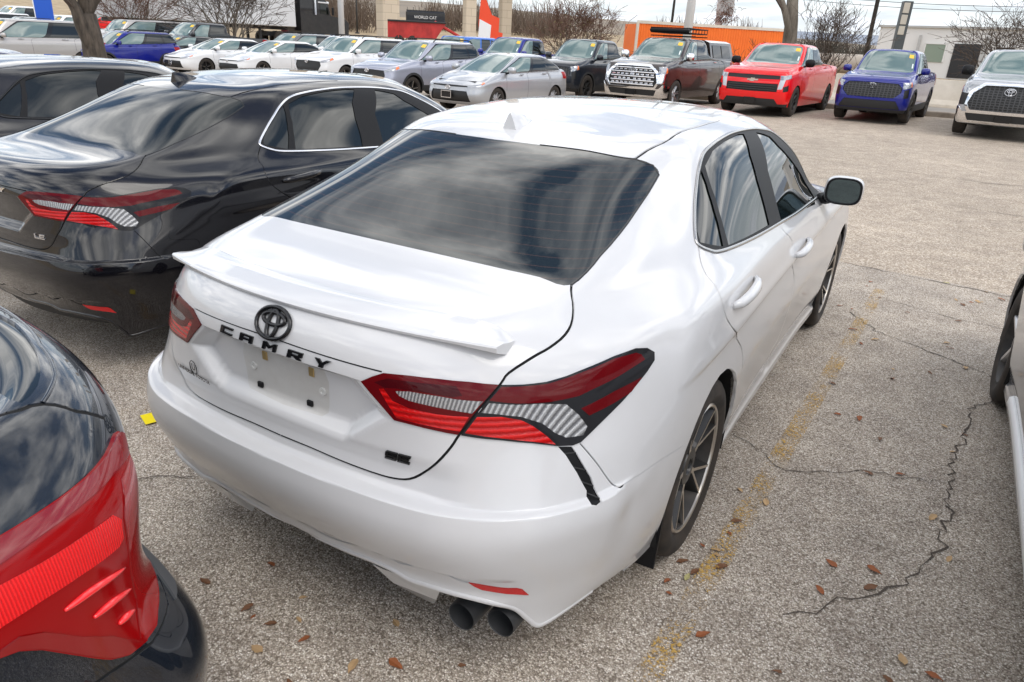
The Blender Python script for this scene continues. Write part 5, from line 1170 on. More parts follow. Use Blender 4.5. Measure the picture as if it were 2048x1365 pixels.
# ---------------------------------------------------------------- the dark crossover whose rear corner fills the lower left
def near_grid():
    G = [list(map(list, r)) for r in make_grid(NSPEC)]
    dy = NDY
    for j, l in dy.items():
        for i, a in enumerate(l): G[j][i][1] += a
    for i in (2, 3, 4): G[2][i][0] += .02; G[1][i][0] += .02
    return G
ribbed('bar_red_lens', (.72, .005, .007), (.92, .014, .016), 60, (0, 0, R(80)), .12); M['bar_red_lens'].node_tree.nodes['Principled BSDF'].inputs['Coat Weight'].default_value = .12
mat('fin_red_lens', (.30, .003, .004), .10, spec=.3)
mat('bright_red_lens', (.95, .02, .025), .05, coat=1)
def build_near_suv(label, loc, rz):
    S = Surf(near_grid()); H = {k: np.array(v, float) for k, v in NO.items()}; P = M['navy']; rg = []
    root = empty('parked_suv', loc, rz); tag(root, label, 'car')
    rg += [('cut', side_circle(S, 0, .35, .40)), ('cut', side_circle(S, 2.66, .35, .40)), ('arch_rear', side_circle(S, 0, .35, .46)), ('arch_front', side_circle(S, 2.66, .35, .46))]
    for k in ('lamp_bar', 'lamp_edge', 'lamp_low', 'lamp_top'): rg.append((k, densify(H[k], .15)))
    rg.append(('lamp', densify(np.vstack([H['lamp'][:14], [(4.95, 5.25), (4.95, 6.2)], H['lamp'][14:]]), .15)))
    gl = np.vstack([[(0, H['glass'][0][1])], H['glass'], [(2.7, 9.6), (3.6, 10.5), (3.4, 10.85), (0, 10.9)]])
    rg.append(('rear_window', densify(gl, .2)))
    gp = np.vstack([H['gap'][:6], [(3.6, 8.6), (3.95, 9.6), (4.0, 10.6), (3.6, 11.0)]]); low = np.array([(2.55, 6.1), (2.3, 5.0), (2.2, 4.2), (1.9, 3.75), (0, 3.7)])
    rg.append(('seam_gate', band(S, densify(gp, .2, False), .010))); rg.append(('seam_low_c', band(S, densify(low, .2, False), .010)))
    bl = np.array([(2.2, 3.4), (2.9, 3.2), (3.5, 3.3), (4.0, 3.65), (4.5, 3.9), (5.2, 4.0)]); rg.append(('seam_bumper', band(S, densify(bl, .2, False), .006)))
    rg.append(('tailgate', densify(np.vstack([[(0, 3.7)], low[::-1][1:], H['gap'][:6], gp[6:], [(0, 11.0)]]), .25)))
    rg.append(('bumper_pad', densify(np.array([(0, 2.75), (2.3, 2.75), (2.75, 3.0), (2.3, 3.45), (0, 3.55)]), .2)))
    rg.append(('rear_bumper', densify(np.vstack([[(0, .0), (5.3, 0), (5.3, 3.95)], bl[::-1], [(0, 3.5)]]), .25)))
    rg.append(('cladding', densify(np.array([(5.3, 0), (14.5, 0), (14.5, 1.6), (5.3, 1.6)]), .3)))
    rg.append(('window_quarter', densify(np.array([(5.9, 8.75), (7.6, 8.47), (7.75, 10.65), (6.6, 10.4)]), .25))); rg.append(('window_back', densify(np.array([(7.9, 8.45), (10.1, 8.42), (10.1, 10.7), (8.0, 10.68)]), .25))); rg.append(('window_front', densify(np.array([(10.5, 8.42), (13.0, 8.4), (13.75, 8.75), (13.0, 10.5), (12.6, 10.72), (10.5, 10.72)]), .25)))
    rg.append(('windshield', densify(np.array([(14.75, 9.2), (16, 9.03), (19, 9.02), (19, 10.93), (15.6, 10.9), (14.6, 10.5)]), .3))); rg.append(('headlight', densify(np.array([(15.45, 5.8), (16.2, 5.35), (17.3, 5.1), (17.2, 5.7), (16.4, 6.2), (15.6, 6.5)]), .2))); rg.append(('grille', densify(np.array([(17.2, .8), (19, .8), (19, 4.6), (17.3, 4.4)]), .3)))
    for u_ in (7.75, 10.3, 13.05): rg.append(('seam_%d' % (u_*10), band(S, np.array([(u_, t) for t in np.linspace(1.7, 8.3, 12)]), .007)))
    for dk, a, b in (('door_rear', 7.75, 10.3), ('door_front', 10.3, 13.05)): rg.append((dk, densify(np.array([(a, 1.6), (b, 1.6), (b, 8.34), (a, 8.34)]), .3)))
    pan = panels(S, rg, 8)
    put(S, pan, 'body', P, root, both='join', skirt=.012); put(S, pan, 'tailgate', P, root, both='join', skirt=.012); put(S, pan, 'rear_bumper', P, root, both='join', skirt=.012)
    [put(S, pan, dk, P, root, 'door', skirt=.01) for dk in ('door_rear', 'door_front')]; put_seams(S, pan, root, -.002)
    put(S, pan, 'bumper_pad', M['grey_pad'], root, both='join', off=.004, skirt=.01); put(S, pan, 'cladding', M['rough_plastic'], root, 'side_cladding', off=.004); [put(S, pan, ak, M['rough_plastic'], root, 'wheel_arch', off=.008, skirt=.01) for ak in ('arch_rear', 'arch_front')]
    put(S, pan, 'rear_window', M['tint_glass'], root, both='join', off=-.006, skirt=.004)
    for k in ('window_quarter', 'window_back', 'window_front'): put(S, pan, k, M['tint_glass'], root, 'side_window', off=.002)
    put(S, pan, 'windshield', M['tint_glass'], root, both='join'); put(S, pan, 'headlight', M['headlamp_lens'], root, off=.004, skirt=.01); put(S, pan, 'grille', M['grille_black'], root, both='join')
    for s_, l in zip((1, -1), put(S, pan, 'lamp', M['fin_red_lens'], root, 'tail_light', off=.008, skirt=.03)):
        put(S, pan, 'lamp_bar', M['bar_red_lens'], l, 'light_bar', both=s_, off=.010, skirt=.006); put(S, pan, 'lamp_top', M['dark_red_top'], l, 'upper_lens', both=s_, off=.011, skirt=.006); put(S, pan, 'lamp_low', M['lamp_low_red'], l, 'lower_lens', both=s_, off=.011, skirt=.006); put(S, pan, 'lamp_edge', M['lamp_edge_red'], l, 'edge_lens', both=s_, off=.010, skirt=.006)
        for q in range(3):
            ln = smooth_poly(H['fin%d' % q], False, 6); p, n = S.ev(ln[:, 0], ln[:, 1]); p = (p+n*.010)*[s_, 1, 1]; m_ = len(p); MB().tube(list(p), [.001+.0055*math.sin(math.pi*(.1+.88*i/(m_-1))) for i in range(m_)], 8).build('lens_fin', M['bright_red_lens'], l, smooth=True)
    sweep_uv(S, densify(H['reveal'], .12, False), .004, False, 'tailgate_crease', P, root, flat=.5)
    for y in (0, 2.66):
        for s_ in (1, -1): add_wheel(root, (s_*.785, y, .35), s_, w_b)
    for s_ in (1, -1): mirror(root, (s_*1.0, 2.0, 1.12), s_, .21, .15, .15, P, (s_*.84, 2.08, 1.07), detail=6)
    ub = MB(); ub.box((0, 1.3, .36), (1.5, 4.2, .14)); ub.box((0, 1.3, .6), (1.2, 4.0, .5)); ub.build('underbody', M['underbody'], root)
    return root
mat('grey_pad', (.07, .072, .075), .6); paint('dark_red_top', (.22, .004, .008), rough=.2, dust=0); mat('lamp_low_red', (.25, .003, .004), .08, coat=.4); mat('lamp_edge_red', (.34, .004, .005), .06, coat=.4)
# ---------------------------------------------------------------- trees, structures and far traffic
noisy('bark', (.035, .028, .022), (.10, .080, .062), 9, .95, bump=.6, stretch=(1, 1, .25)); noisy('bark_grey', (.10, .085, .065), (.20, .17, .135), 7, .95, bump=.5, stretch=(1, 1, .25))
mat('twig', (.075, .055, .042), .9); mat('twig_red', (.12, .065, .045), .9); mat('old_leaf', (.16, .13, .045), .8); mat('seed_head', (.055, .032, .022), .9)
def bare_tree(name, label, x, y, h, stems, spread, seed, bark, twig, r0=.08, levels=5, leaves=0, leafm=None, group='bare trees around the lot', cat='tree', lean=(0, 0), first=.25, twr=.006, kids=3, droop=0.0, seeds=False):
    rnd = random.Random(seed); root = empty(name, (x, y, gz(x, y))); tag(root, label, cat, group); tk = MB(); tw = MB(); lf = MB()
    def leafat(p, s):
        a = rnd.uniform(0, 6.28); e = rnd.uniform(-1, 1); d1 = Vector((math.cos(a), math.sin(a), e))*s; d2 = Vector((-math.sin(a), math.cos(a), rnd.uniform(-.6, .6)))*s*.5
        lf.add([p-d1, p+d2, p+d1, p-d2], [(0, 1, 2, 3)])
    def grow(p, d, L, r, lv):
        n = 4; pts = [p]; rs = [r]; q = Vector(p); dd = Vector(d)
        for i in range(n):
            sc_ = .35 if (lv == 0 and stems == 1) else 1; dd = (dd+Vector((rnd.gauss(0, .16)*sc_, rnd.gauss(0, .16)*sc_, rnd.gauss(.03, .10)*sc_-droop))).normalized(); q = q+dd*L/n; pts.append(q.copy()); rs.append(max(twr*.6, r*(1-.42*(i+1)/n)))
        thick = lv <= 1
        (tk if thick else tw).tube(pts, rs, 7 if lv == 0 else 5 if thick else 3, caps=lv == 0)
        if lv >= levels:
            if seeds and rnd.random() < .5: leafat(pts[-1], .035)
            return
        for k in range(kids+(1 if lv == 0 else 0)):
            i = rnd.randint(2, n) if k else n; ax = Vector((rnd.gauss(0, 1), rnd.gauss(0, 1), rnd.gauss(0, .6))); nd_ = (dd+ax.normalized()*rnd.uniform(.35, .95)*spread).normalized()
            grow(pts[i], nd_, L*rnd.uniform(.58, .86), max(twr, rs[i]*rnd.uniform(.55, .8)), lv+1)
        if leaves and lv >= levels-2:
            for k in range(leaves): leafat(pts[rnd.randint(1, n)]+Vector((rnd.gauss(0, .1), rnd.gauss(0, .1), rnd.gauss(0, .1))), rnd.uniform(.03, .07))
    for s_ in range(stems):
        a = 6.283*s_/stems+rnd.uniform(-.4, .4); tilt = .0 if stems == 1 else rnd.uniform(.15, .6)
        grow(Vector((.12*math.cos(a), .12*math.sin(a), -.1)) if stems > 1 else Vector((0, 0, -.1)), Vector((math.sin(tilt)*math.cos(a)+lean[0], math.sin(tilt)*math.sin(a)+lean[1], math.cos(tilt))).normalized(), h*first, r0*rnd.uniform(.7, 1.1) if stems > 1 else r0, 0)
    tk.build('trunk', M[bark], root, smooth=True); c = tw.build('crown', M[twig], root, smooth=False)
    if lf.v: lf.build('leaves', M[leafm or 'old_leaf'], c)
    return root
def gbox(mb, b0, b1, d, zlo, zhi, depth, dz=0): pass

# limestone piers of the elevated road
def blocks(name, c1, c2, mortar):
    m = mat(name, c1, .9); t = m.node_tree; b = t.nodes['Principled BSDF']; tc = nd(t, 'ShaderNodeTexCoord')
    mp = nd(t, 'ShaderNodeMapping'); mp.inputs['Rotation'].default_value = (R(90), 0, 0); t.links.new(tc.outputs['Object'], mp.inputs[0])
    br = nd(t, 'ShaderNodeTexBrick', Scale=1.0); br.inputs['Color1'].default_value = (*c1, 1); br.inputs['Color2'].default_value = (*c2, 1); br.inputs['Mortar'].default_value = (*mortar, 1)
    br.inputs['Brick Width'].default_value = 1.2; br.inputs['Row Height'].default_value = .62; br.inputs['Mortar Size'].default_value = .012; t.links.new(mp.outputs[0], br.inputs[0]); t.links.new(br.outputs[0], b.inputs['Base Color']); return m
blocks('limestone', (.50, .42, .32), (.58, .50, .39), (.30, .25, .19)); blocks('limestone_shaded', (.40, .34, .26), (.46, .39, .30), (.25, .21, .16))  # second stone is a darker copy of the first, shade put into its colour
def pier(b, d, w_, dp, h, rz, label, m='limestone'):
    x, y = brg(b, d); root = empty('bridge_pier', (x, y, gz(x, y)), rz); tag(root, label, 'pier', 'stone piers behind the lot')
    MB().box((0, 0, h/2-.4), (w_, dp, h+.6), bev=.06).build('shaft', M[m], root)
    MB().box((0, 0, .25), (w_+.3, dp+.3, .7), bev=.05).build('plinth', M[m], root)
    return root
pier(-40.4, 66, 1.55, 1.3, 9, R(68), 'tan limestone pier left of the red trailer', 'limestone')
pier(-34.5, 68, 1.0, .8, 9, R(58), 'tan limestone pier behind the red and white banner', 'limestone')
pier(-31.9, 70, 1.0, .8, 9, R(58), 'shaded stone pier right of the red banner', 'limestone_shaded')
pier(-55.4, 66, 1.1, 1.0, 9, R(40), 'stone pier at the rear left near the white trailer', 'limestone_shaded')
pier(-46.7, 76, 1.8, 1.6, 10, R(50), 'stone pier standing behind the black tractor', 'limestone_shaded')

# lorry with white trailer
mat('trailer_white', (.62, .63, .64), .45); noisy('container_orange', (.80, .15, .012), (.88, .18, .016), .8, .6); noisy('skip_red', (.33, .02, .018), (.50, .035, .03), 1.5, .6); mat('pipe_beige', (.42, .37, .31), .7); mat('sign_white', (.8, .8, .8), .5); mat('banner_red', (.80, .07, .02), .6); mat('banner_blue', (.02, .05, .30), .6); mat('flag_blue', (.01, .09, .50), .6)
def solid(v2, width, M4=None):
    return MB().prism(v2, width, M4)
wl = wheel_proto(.50, .30, .28, 'm10', 'silver_wheel', None, detail=20)
def lorry():
    d = 60; x, y = brg(-46.0, d); x2, y2 = brg(-54.5, d-6); a = math.atan2(y-y2, x-x2)
    root = empty('semi_truck', (x, y, gz(x, y)), a-R(90)); tag(root, 'black long nosed tractor unit with tall sleeper cab and white roof cap', 'truck')
    # forward = +y
    mb = MB(); prof = [(-1.6, .9), (2.9, .9), (2.95, 1.75), (2.6, 2.05), (1.2, 2.2), (.95, 3.0), (.2, 3.75), (-1.6, 3.8)]
    mb.prism(prof, 2.3, Matrix(((0, 0, 1, -1.15), (1, 0, 0, 0), (0, 1, 0, 0), (0, 0, 0, 1)))); mb.build('cab', M['lot_black'], root)
    wmb = MB(); wmb.add([(-1.0, 1.19, 2.3), (1.0, 1.19, 2.3), (1.0, .99, 2.95), (-1.0, .99, 2.95)], [(0, 1, 2, 3)]); wmb.build('windshield', M['green_glass'], root)
    wmb = MB(); wmb.add([(1.165, .2, 2.3), (1.165, 1.0, 2.3), (1.165, .75, 2.95), (1.165, .2, 2.95)], [(0, 1, 2, 3)]); wmb.build('side_window', M['tint_glass'], root)
    MB().box((0, .55, 3.05), (2.34, 1.1, .18), bev=.06).build('sun_visor', M['trailer_white'], root)
    MB().box((0, 2.97, 1.35), (1.1, .06, .8), bev=.03).build('grille', M['chrome'], root)
    MB().box((0, 3.05, .75), (2.3, .25, .35), bev=.08).build('bumper', M['chrome'], root)
    for s_ in (1, -1):
        MB().lathe([(2.2, .09), (4.1, .09)], 12, 'z', (s_*1.22, -.3, 0)).build('exhaust_stack', M['chrome'], root)
        MB().box((s_*1.45, 1.15, 2.5), (.12, .2, .55), bev=.04).build('mirror', M['black_plastic'], root)
        MB().box((s_*.8, 2.8, 1.5), (.4, .3, .3), bev=.08).build('headlight', M['headlamp_lens'], root)
        for yy in (2.0, -2.2, -3.4): add_wheel(root, (s_*1.05, yy, .5), s_, wl)
    MB().box((0, -1.6, .8), (1.0, 5.0, .3)).build('chassis', M['rough_plastic'], root)
    tr = empty('box_trailer', (x, y, gz(x, y)), a-R(90)); tag(tr, 'long plain white box trailer coupled behind the black tractor', 'trailer')
    MB().box((0, -8.6, 2.75), (2.5, 13.0, 2.9), bev=.04).build('box', M['trailer_white'], tr)
    MB().box((0, -8.6, 1.2), (1.0, 12.6, .25)).build('chassis', M['rough_plastic'], tr)
    for s_ in (1, -1):
        for yy in (-12.5, -13.8): add_wheel(tr, (s_*1.05, yy, .5), s_, wl)
        MB().box((s_*.7, -4.8, .65), (.15, .15, 1.1)).build('landing_leg', M['rough_plastic'], tr)
lorry()
# red tipping trailer and the dark body behind it
x, y = brg(-38.0, 56); root = empty('dump_trailer', (x, y, gz(x, y)+.15), R(38)); tag(root, 'red open tipping trailer with sloping drawbar beside the pier', 'trailer')
mb = MB(); mb.prism([(-3.0, .7), (1.3, .7), (2.2, 1.8), (-3.0, 1.8)], 2.2, Matrix(((1, 0, 0, 0), (0, 0, 1, -1.1), (0, 1, 0, 0), (0, 0, 0, 1)))); mb.build('hopper', M['skip_red'], root)
for yy in (-1.0, 1.0): MB().tube([(1.2, yy, 1.9), (4.2, yy*.3, .7)], .10, 6).build('drawbar', M['skip_red'], root)
for k in range(6):
    for s_ in (1, -1): MB().box((-2.8+.75*k, s_*1.12, 1.25), (.09, .06, 1.1)).build('side_rib', M['skip_red'], root)
for s_ in (1, -1):
    for xx in (-2.0, -.8):
        o_ = add_wheel(root, (xx, s_*1.0, .45), 1, wl); o_.rotation_euler = (0, 0, R(90*s_)); o_.scale = (.9, .9, .9)
MB().tube([(-3.0, -1.15, 1.85), (2.2, -1.15, 1.85), (2.2, 1.15, 1.85), (-3.0, 1.15, 1.85)], .07, 5).build('rim_tube', M['rough_plastic'], root)
root.scale = (.78, .78, .95); root.location.z += .22
x, y = brg(-37.7, 75); root = empty('show_trailer', (x, y, gz(x, y)+.2), R(38)); tag(root, 'black box trailer lettered in white behind the red trailer', 'trailer')
MB().box((0, 0, 1.75), (4.3, 2.2, 1.2), bev=.1).build('box', M['lot_black'], root); MB().box((0, 0, 2.42), (4.2, .5, .12)).build('roof_rack', M['rough_plastic'], root)
for k in range(7): MB().box((-2.0+.66*k, 0, 2.6), (.05, .05, .35)).build('rack_post', M['rough_plastic'], root)
text_mesh('WORLD CAT', .42, M['sign_white'], root, Matrix.Translation((0, -1.115, 1.75))@Matrix.Rotation(R(90), 4, 'X'))
for s_ in (1, -1): o_ = add_wheel(root, (-.6, s_*.95, .5), 1, wl); o_.rotation_euler = (0, 0, R(90*s_))
root.scale = (.85, .85, .85); root.location.z += .35
# orange container
x0, y0 = brg(-22.2, 47); x1, y1 = brg(-11.6, 51); L = math.hypot(x1-x0, y1-y0); a = math.atan2(y1-y0, x1-x0); root = empty('freight_container', ((x0+x1)/2, (y0+y1)/2, min(gz(x0, y0), gz(x1, y1))+.15), a); tag(root, 'long bright orange container with a pale top rail behind the pickups', 'container')
mb = MB(); n = 60; v = []
for i in range(n*4+1):
    xx = -L/2+L*i/(n*4); dd = .025 if (i//2) % 2 else 0
    v += [(xx, -dd, .2), (xx, -dd, 2.62)]
mb.add(v, [(2*i, 2*i+2, 2*i+3, 2*i+1) for i in range(n*4)]); mb.build('side_panel', M['container_orange'], root)
MB().box((0, 1.25, 1.4), (L-.02, 2.4, 2.4)).build('shell', M['container_orange'], root); MB().box((0, .0, 2.70), (L+.05, .12, .16)).build('top_rail', M['concrete'], root); MB().box((0, .0, .12), (L+.05, .1, .2)).build('bottom_rail', M['container_orange'], root)
for s_ in (-1, 1): MB().box((s_*L/2, -.02, 1.4), (.14, .14, 2.6)).build('corner_post', M['concrete'], root)
# white building on the right
mat('wall_white', (.72, .71, .69), .8); mat('door_dark', (.02, .02, .022), .6); mat('window_green', (.24, .30, .24), .3); mat('shade_grey', (.45, .45, .44), .7)
x0, y0 = brg(-6.0, 66); x1, y1 = brg(9.0, 62); L = math.hypot(x1-x0, y1-y0); a = math.atan2(y1-y0, x1-x0); zb = gz(x0, y0)-.1; root = empty('white_building', (x0, y0, zb), a); tag(root, 'low white flat roofed building with a black roller door behind the silver pickup', 'building')
MB().box((L/2, 4, 1.55), (L, 8, 3.7)).build('wall', M['wall_white'], root); MB().box((L/2, 4, 3.46), (L+.3, 8.3, .14)).build('roof', M['shade_grey'], root)
def bx(b): # along-wall distance at a bearing
    ux, uy = math.sin(R(b)), math.cos(R(b)); dx, dy = (x1-x0)/L, (y1-y0)/L; det = dx*(-uy)+dy*ux; return ((CX-x0)*(-uy)+(CY-y0)*ux)/det
def opening(nm, b0, b1, z0, z1, m, frame=True):
    p, q = bx(b0), bx(b1); o = MB().box(((p+q)/2, -.03, (z0+z1)/2), (q-p, .06, z1-z0)).build(nm, M[m], root)
    if frame:
        f_ = MB()
        for c_, s_ in (((p, z0), (p, z1)), ((q, z0), (q, z1))): f_.box((c_[0], -.05, (z0+z1)/2), (.08, .08, z1-z0))
        f_.box(((p+q)/2, -.05, z1), (q-p+.08, .08, .08)); f_.build('frame', M['wall_white'], o)
opening('window', -3.1, -1.9, 1.1, 2.35, 'window_green'); opening('roller_door', -1.45, .05, .1, 2.4, 'door_dark', False); opening('window', .85, 1.9, .5, 2.3, 'door_dark'); opening('window', 3.0, 5.2, .5, 2.3, 'door_dark')
for b_ in (.25, -3.5): p = bx(b_); MB().box((p, -.12, 1.4), (.14, .12, 3.0)).build('downpipe', M['shade_grey'], root)
# pipe / tank, pylon sign, poles
x, y = brg(-9.6, 52); x2, y2 = brg(-6.2, 50); root = empty('storage_tank', (0, 0, 0)); tag(root, 'horizontal beige storage tank on saddles right of the red pickup', 'tank')
z = gz(x, y)+.95; dv_ = Vector((x2-x, y2-y, 0)).normalized(); p0, p1 = Vector((x, y, z)), Vector((x2, y2, z))
MB().tube([p0-dv_*.25, p0-dv_*.2, p0, p1, p1+dv_*.2, p1+dv_*.25], [.2, .45, .55, .55, .45, .2], 20).build('shell', M['pipe_beige'], root, smooth=True)
for q in (.2, .8): c = p0.lerp(p1, q); MB().box((c.x, c.y, z-.7), (.4, .9, 1.0)).build('saddle', M['concrete'], root)
mat('pylon_dark', (.05, .06, .065), .4); mat('pylon_panel', (.45, .42, .36), .5); mat('steel_white', (.70, .71, .72), .4); mat('pole_dark', (.03, .03, .03), .6)
x, y = brg(-4.75, 60); root = empty('pylon_sign', (x, y, gz(x, y)), R(25)); tag(root, 'tall narrow dark sign pylon with stacked pale panels', 'sign')
MB().box((0, 0, 2.4), (.62, .5, 4.9), bev=.03).build('column', M['pylon_dark'], root)
for k, (z0, z1) in enumerate(((4.1, 4.75), (3.4, 4.0), (2.75, 3.3))): MB().box((-.09, -.26, (z0+z1)/2), (.40, .05, z1-z0), bev=.01).build('sign_panel', M['pylon_panel'], root)
def pole(b, d, h, r0, r1, m, label, arm=None, name='light_pole', lean=0):
    x, y = brg(b, d); root = empty(name, (x, y, gz(x, y))); tag(root, label, 'pole')
    MB().tube([(0, 0, -.2), (lean*h, 0, h)], [r0, r1], 10).build('shaft', M[m], root, smooth=True)
    MB().box((0, 0, .06), (r0*4, r0*4, .14), bev=.02).build('base_plate', M[m], root)
    return root
pole(-6.55, 48, 14, .12, .09, 'pole_dark', 'dark slender utility pole right of the red pickup', name='utility_pole')
pole(-18.6, 44, 12, .26, .22, 'steel_white', 'thick white steel lamp post behind the dark brown pickup')
pole(-43.7, 52, 12, .20, .17, 'steel_white', 'white steel lamp post beside the left stone pier')
pole(-19.8, 80, 14, .14, .1, 'pole_dark', 'thin dark pole left of the thick white lamp post', name='utility_pole')
pole(-45.0, 70, 9, .12, .10, 'pole_dark', 'thin dark pole behind the black tractor nose', name='utility_pole'); pole(-42.6, 85, 6, .09, .08, 'pole_dark', 'short dark post far behind the left white lamp post', name='utility_pole')
x, y = brg(-16.6, 50); root = empty('sign_post', (x, y, gz(x, y)), R(10)); tag(root, 'weathered grey sign post overgrown with dead brown vine', 'sign')
MB().box((0, 0, 4.5), (.28, .28, 9)).build('post', M['shade_grey'], root); MB().box((.32, 0, 4.9), (1.0, .3, 3.0), bev=.05).build('sign_panel', M['shade_grey'], root)
rnd = random.Random(5); vb = MB()
for k in range(260):
    p = Vector((.32+rnd.gauss(0, .34), rnd.uniform(-.3, .25)-.1, 3.0+abs(rnd.gauss(0, .75)))); d_ = Vector((rnd.gauss(0, 1), rnd.gauss(0, .6), rnd.gauss(-.4, 1))).normalized()*rnd.uniform(.2, .5); vb.tube([p, p+d_*.5+Vector((0, 0, .05)), p+d_], .014, 3, caps=False)
vb.build('vine', M['twig_red'], root)
# banner stand
x, y = brg(-33.3, 46); root = empty('banner_stand', (x, y, gz(x, y)), R(33)); tag(root, 'bright red stepped banner with white sign and blue numeral panel', 'sign')
MB().prism([(-.25, .7), (1.0, .55), (1.02, 1.95), (.78, 2.0), (.80, 2.75), (.35, 2.9), (.0, 3.7), (-.32, 3.75), (-.42, 2.4)], .06, Matrix.Rotation(R(90), 4, 'X')).build('banner', M['banner_red'], root)
MB().prism([(-.42, 1.7), (.28, 1.6), (.33, 2.35), (-.36, 2.65)], .03, Matrix.Translation((0, -.07, 0))@Matrix.Rotation(R(90), 4, 'X')).build('white_panel', M['sign_white'], root)
MB().prism([(-.47, .8), (.20, .7), (.25, 1.45), (-.43, 1.6)], .03, Matrix.Translation((0, -.07, 0))@Matrix.Rotation(R(90), 4, 'X')).build('blue_panel', M['banner_blue'], root)
text_mesh('2', .75, M['sign_white'], root, Matrix.Translation((-.16, -.112, 1.1))@Matrix.Rotation(R(90), 4, 'X'))
MB().tube([(.5, .05, -.1), (.5, .05, 2.0)], .05, 8).build('post', M['pole_dark'], root)
# feather flag and balloon on the left
x, y = brg(-62.7, 44); root = empty('feather_flag', (x, y, gz(x, y)), R(60)); tag(root, 'blue feather flag standing among the parked cars at left', 'flag')
MB().tube([(0, 0, 0), (.02, 0, 4.5)], .03, 6).build('pole', M['white_metal'], root); MB().prism([(.0, .9), (.75, 1.0), (.80, 3.9), (.5, 4.4), (.0, 4.5)], .02, Matrix.Rotation(R(90), 4, 'X')).build('cloth', M['flag_blue'], root)
# rubble heap
x, y = brg(-23.5, 42); rnd = random.Random(3); mb = MB()
for k in range(70):
    a = rnd.uniform(0, 6.28); q = rnd.random()**.6; zz = (1-q)*1.7*rnd.uniform(.5, 1); mb.box((x+math.cos(a)*q*1.5, y+math.sin(a)*q*1.3, gz(x, y)+zz+.1), (rnd.uniform(.3, .7), rnd.uniform(.2, .5), rnd.uniform(.1, .35)), Matrix.Rotation(rnd.uniform(0, 3), 3, 'Z')@Matrix.Rotation(rnd.gauss(0, .5), 3, 'X'), bev=.04)
noisy('rubble', (.30, .28, .24), (.62, .60, .55), 6, .9); o = mb.build('rubble_heap', M['rubble']); tag(o, 'heap of pale broken stone left of the orange container', 'rubble', kind='stuff')
# trees
x, y = brg(-59.9, 25); bare_tree('oak_tree', 'thick forked dark tree trunk rising among the parked cars at left', x, y, 9, 1, .9, 11, 'bark', 'twig', r0=.40, levels=5, first=.24, twr=.012, group=None, kids=2, lean=(.15, .09))
x, y = brg(-57.3, 50); bare_tree('crape_myrtle', 'bare multi stemmed shrub just right of the forked tree', x, y, 6, 9, 1.0, 21, 'bark_grey', 'twig_red', r0=.07, levels=4, first=.30, twr=.012, cat='tree')
x, y = brg(-51.3, 46); bare_tree('crape_myrtle', 'bare multi stemmed shrub in front of the white trailer', x, y, 6.5, 12, .95, 22, 'bark_grey', 'twig', r0=.07, levels=4, first=.32, twr=.012)
x, y = brg(-26.6, 40); bare_tree('crape_myrtle', 'broad shrub with yellowing old leaves left of the orange container', x, y, 5.4, 12, 1.1, 23, 'bark_grey', 'twig_red', r0=.06, levels=4, first=.30, twr=.011, leaves=1, kids=3)
x, y = brg(-11.4, 36); bare_tree('oak_tree', 'stout grey tree trunk directly behind the red pickup', x, y, 10, 1, .9, 14, 'bark_grey', 'twig', r0=.40, levels=4, first=.40, twr=.012, group=None)
x, y = brg(-12.9, 36.5); bare_tree('crape_myrtle', 'bare shrub at the left foot of the stout grey trunk', x, y, 2.6, 5, 1.0, 25, 'bark', 'twig', r0=.05, levels=4, first=.32, twr=.010)
x, y = brg(-9.4, 37); bare_tree('crape_myrtle', 'bare fan shaped shrub right of the stout grey trunk', x, y, 4.4, 8, 1.1, 26, 'bark', 'twig', r0=.05, levels=4, first=.34, twr=.010, lean=(.3, 0))
x, y = brg(2.0, 36); bare_tree('crape_myrtle', 'wide bare tree with dark seed heads over the silver pickup', x, y, 5.4, 9, 1.25, 27, 'bark', 'twig', r0=.07, levels=4, first=.30, twr=.010, seeds=True, leafm='seed_head', lean=(-.1, 0))
mbw = MB(); rnd = random.Random(9)
def wood(b0, b1, d, h, n, seed, label, m):
    rnd = random.Random(seed); mb = MB()
    for k in range(n):
        b = rnd.uniform(b0, b1); dd = d*rnd.uniform(.92, 1.12); x, y = brg(b, dd); z = gz(x, y)-.5; H = h*rnd.uniform(.55, 1.05)
        for q in range(9):
            p = Vector((x+rnd.gauss(0, h*.12), y+rnd.gauss(0, h*.12), z+H*rnd.uniform(.0, .45))); e = p+Vector((rnd.gauss(0, h*.11), rnd.gauss(0, h*.11), H*rnd.uniform(.25, .6))); mb.tube([p, (p+e)/2+Vector((rnd.gauss(0, .2), 0, 0)), e], [.05*d/100, .035*d/100, .015*d/100], 3, caps=False)
    o = mb.build('bare_wood', M[m]); tag(o, label, 'wood', kind='stuff')
mat('wood_brown', (.13, .095, .07), .95); mat('wood_grey', (.19, .165, .15), .95); mat('wood_dark', (.055, .055, .045), .95)
wood(-46.5, -41, 95, 6, 130, 31, 'bare brown woodland behind the black tractor', 'wood_brown'); wood(-37.5, -27, 110, 5.5, 230, 32, 'bare brown woodland behind the banner and piers', 'wood_brown')
wood(-21, -13, 170, 6, 40, 33, 'few far bare grey treetops above the orange container', 'wood_grey'); wood(-11, -6.5, 120, 3.2, 70, 34, 'low dark trees behind the storage tank', 'wood_dark')
# wires
for k, (zz0, zz1) in enumerate(((6.0, 4.6), (5.6, 4.3))):
    xa, ya = brg(-14, 75); xb, yb = brg(8, 64); pts = [(xa+(xb-xa)*t, ya+(yb-ya)*t, gz(xa, ya)+zz0+(zz1-zz0)*t-1.0*4*t*(1-t)*.5) for t in np.linspace(0, 1, 20)]
    o = MB().tube(pts, .02, 4).build('power_line', M['pole_dark']); tag(o, ['upper sagging power line crossing above the white building', 'lower sagging power line crossing above the white building'][k], 'wire')
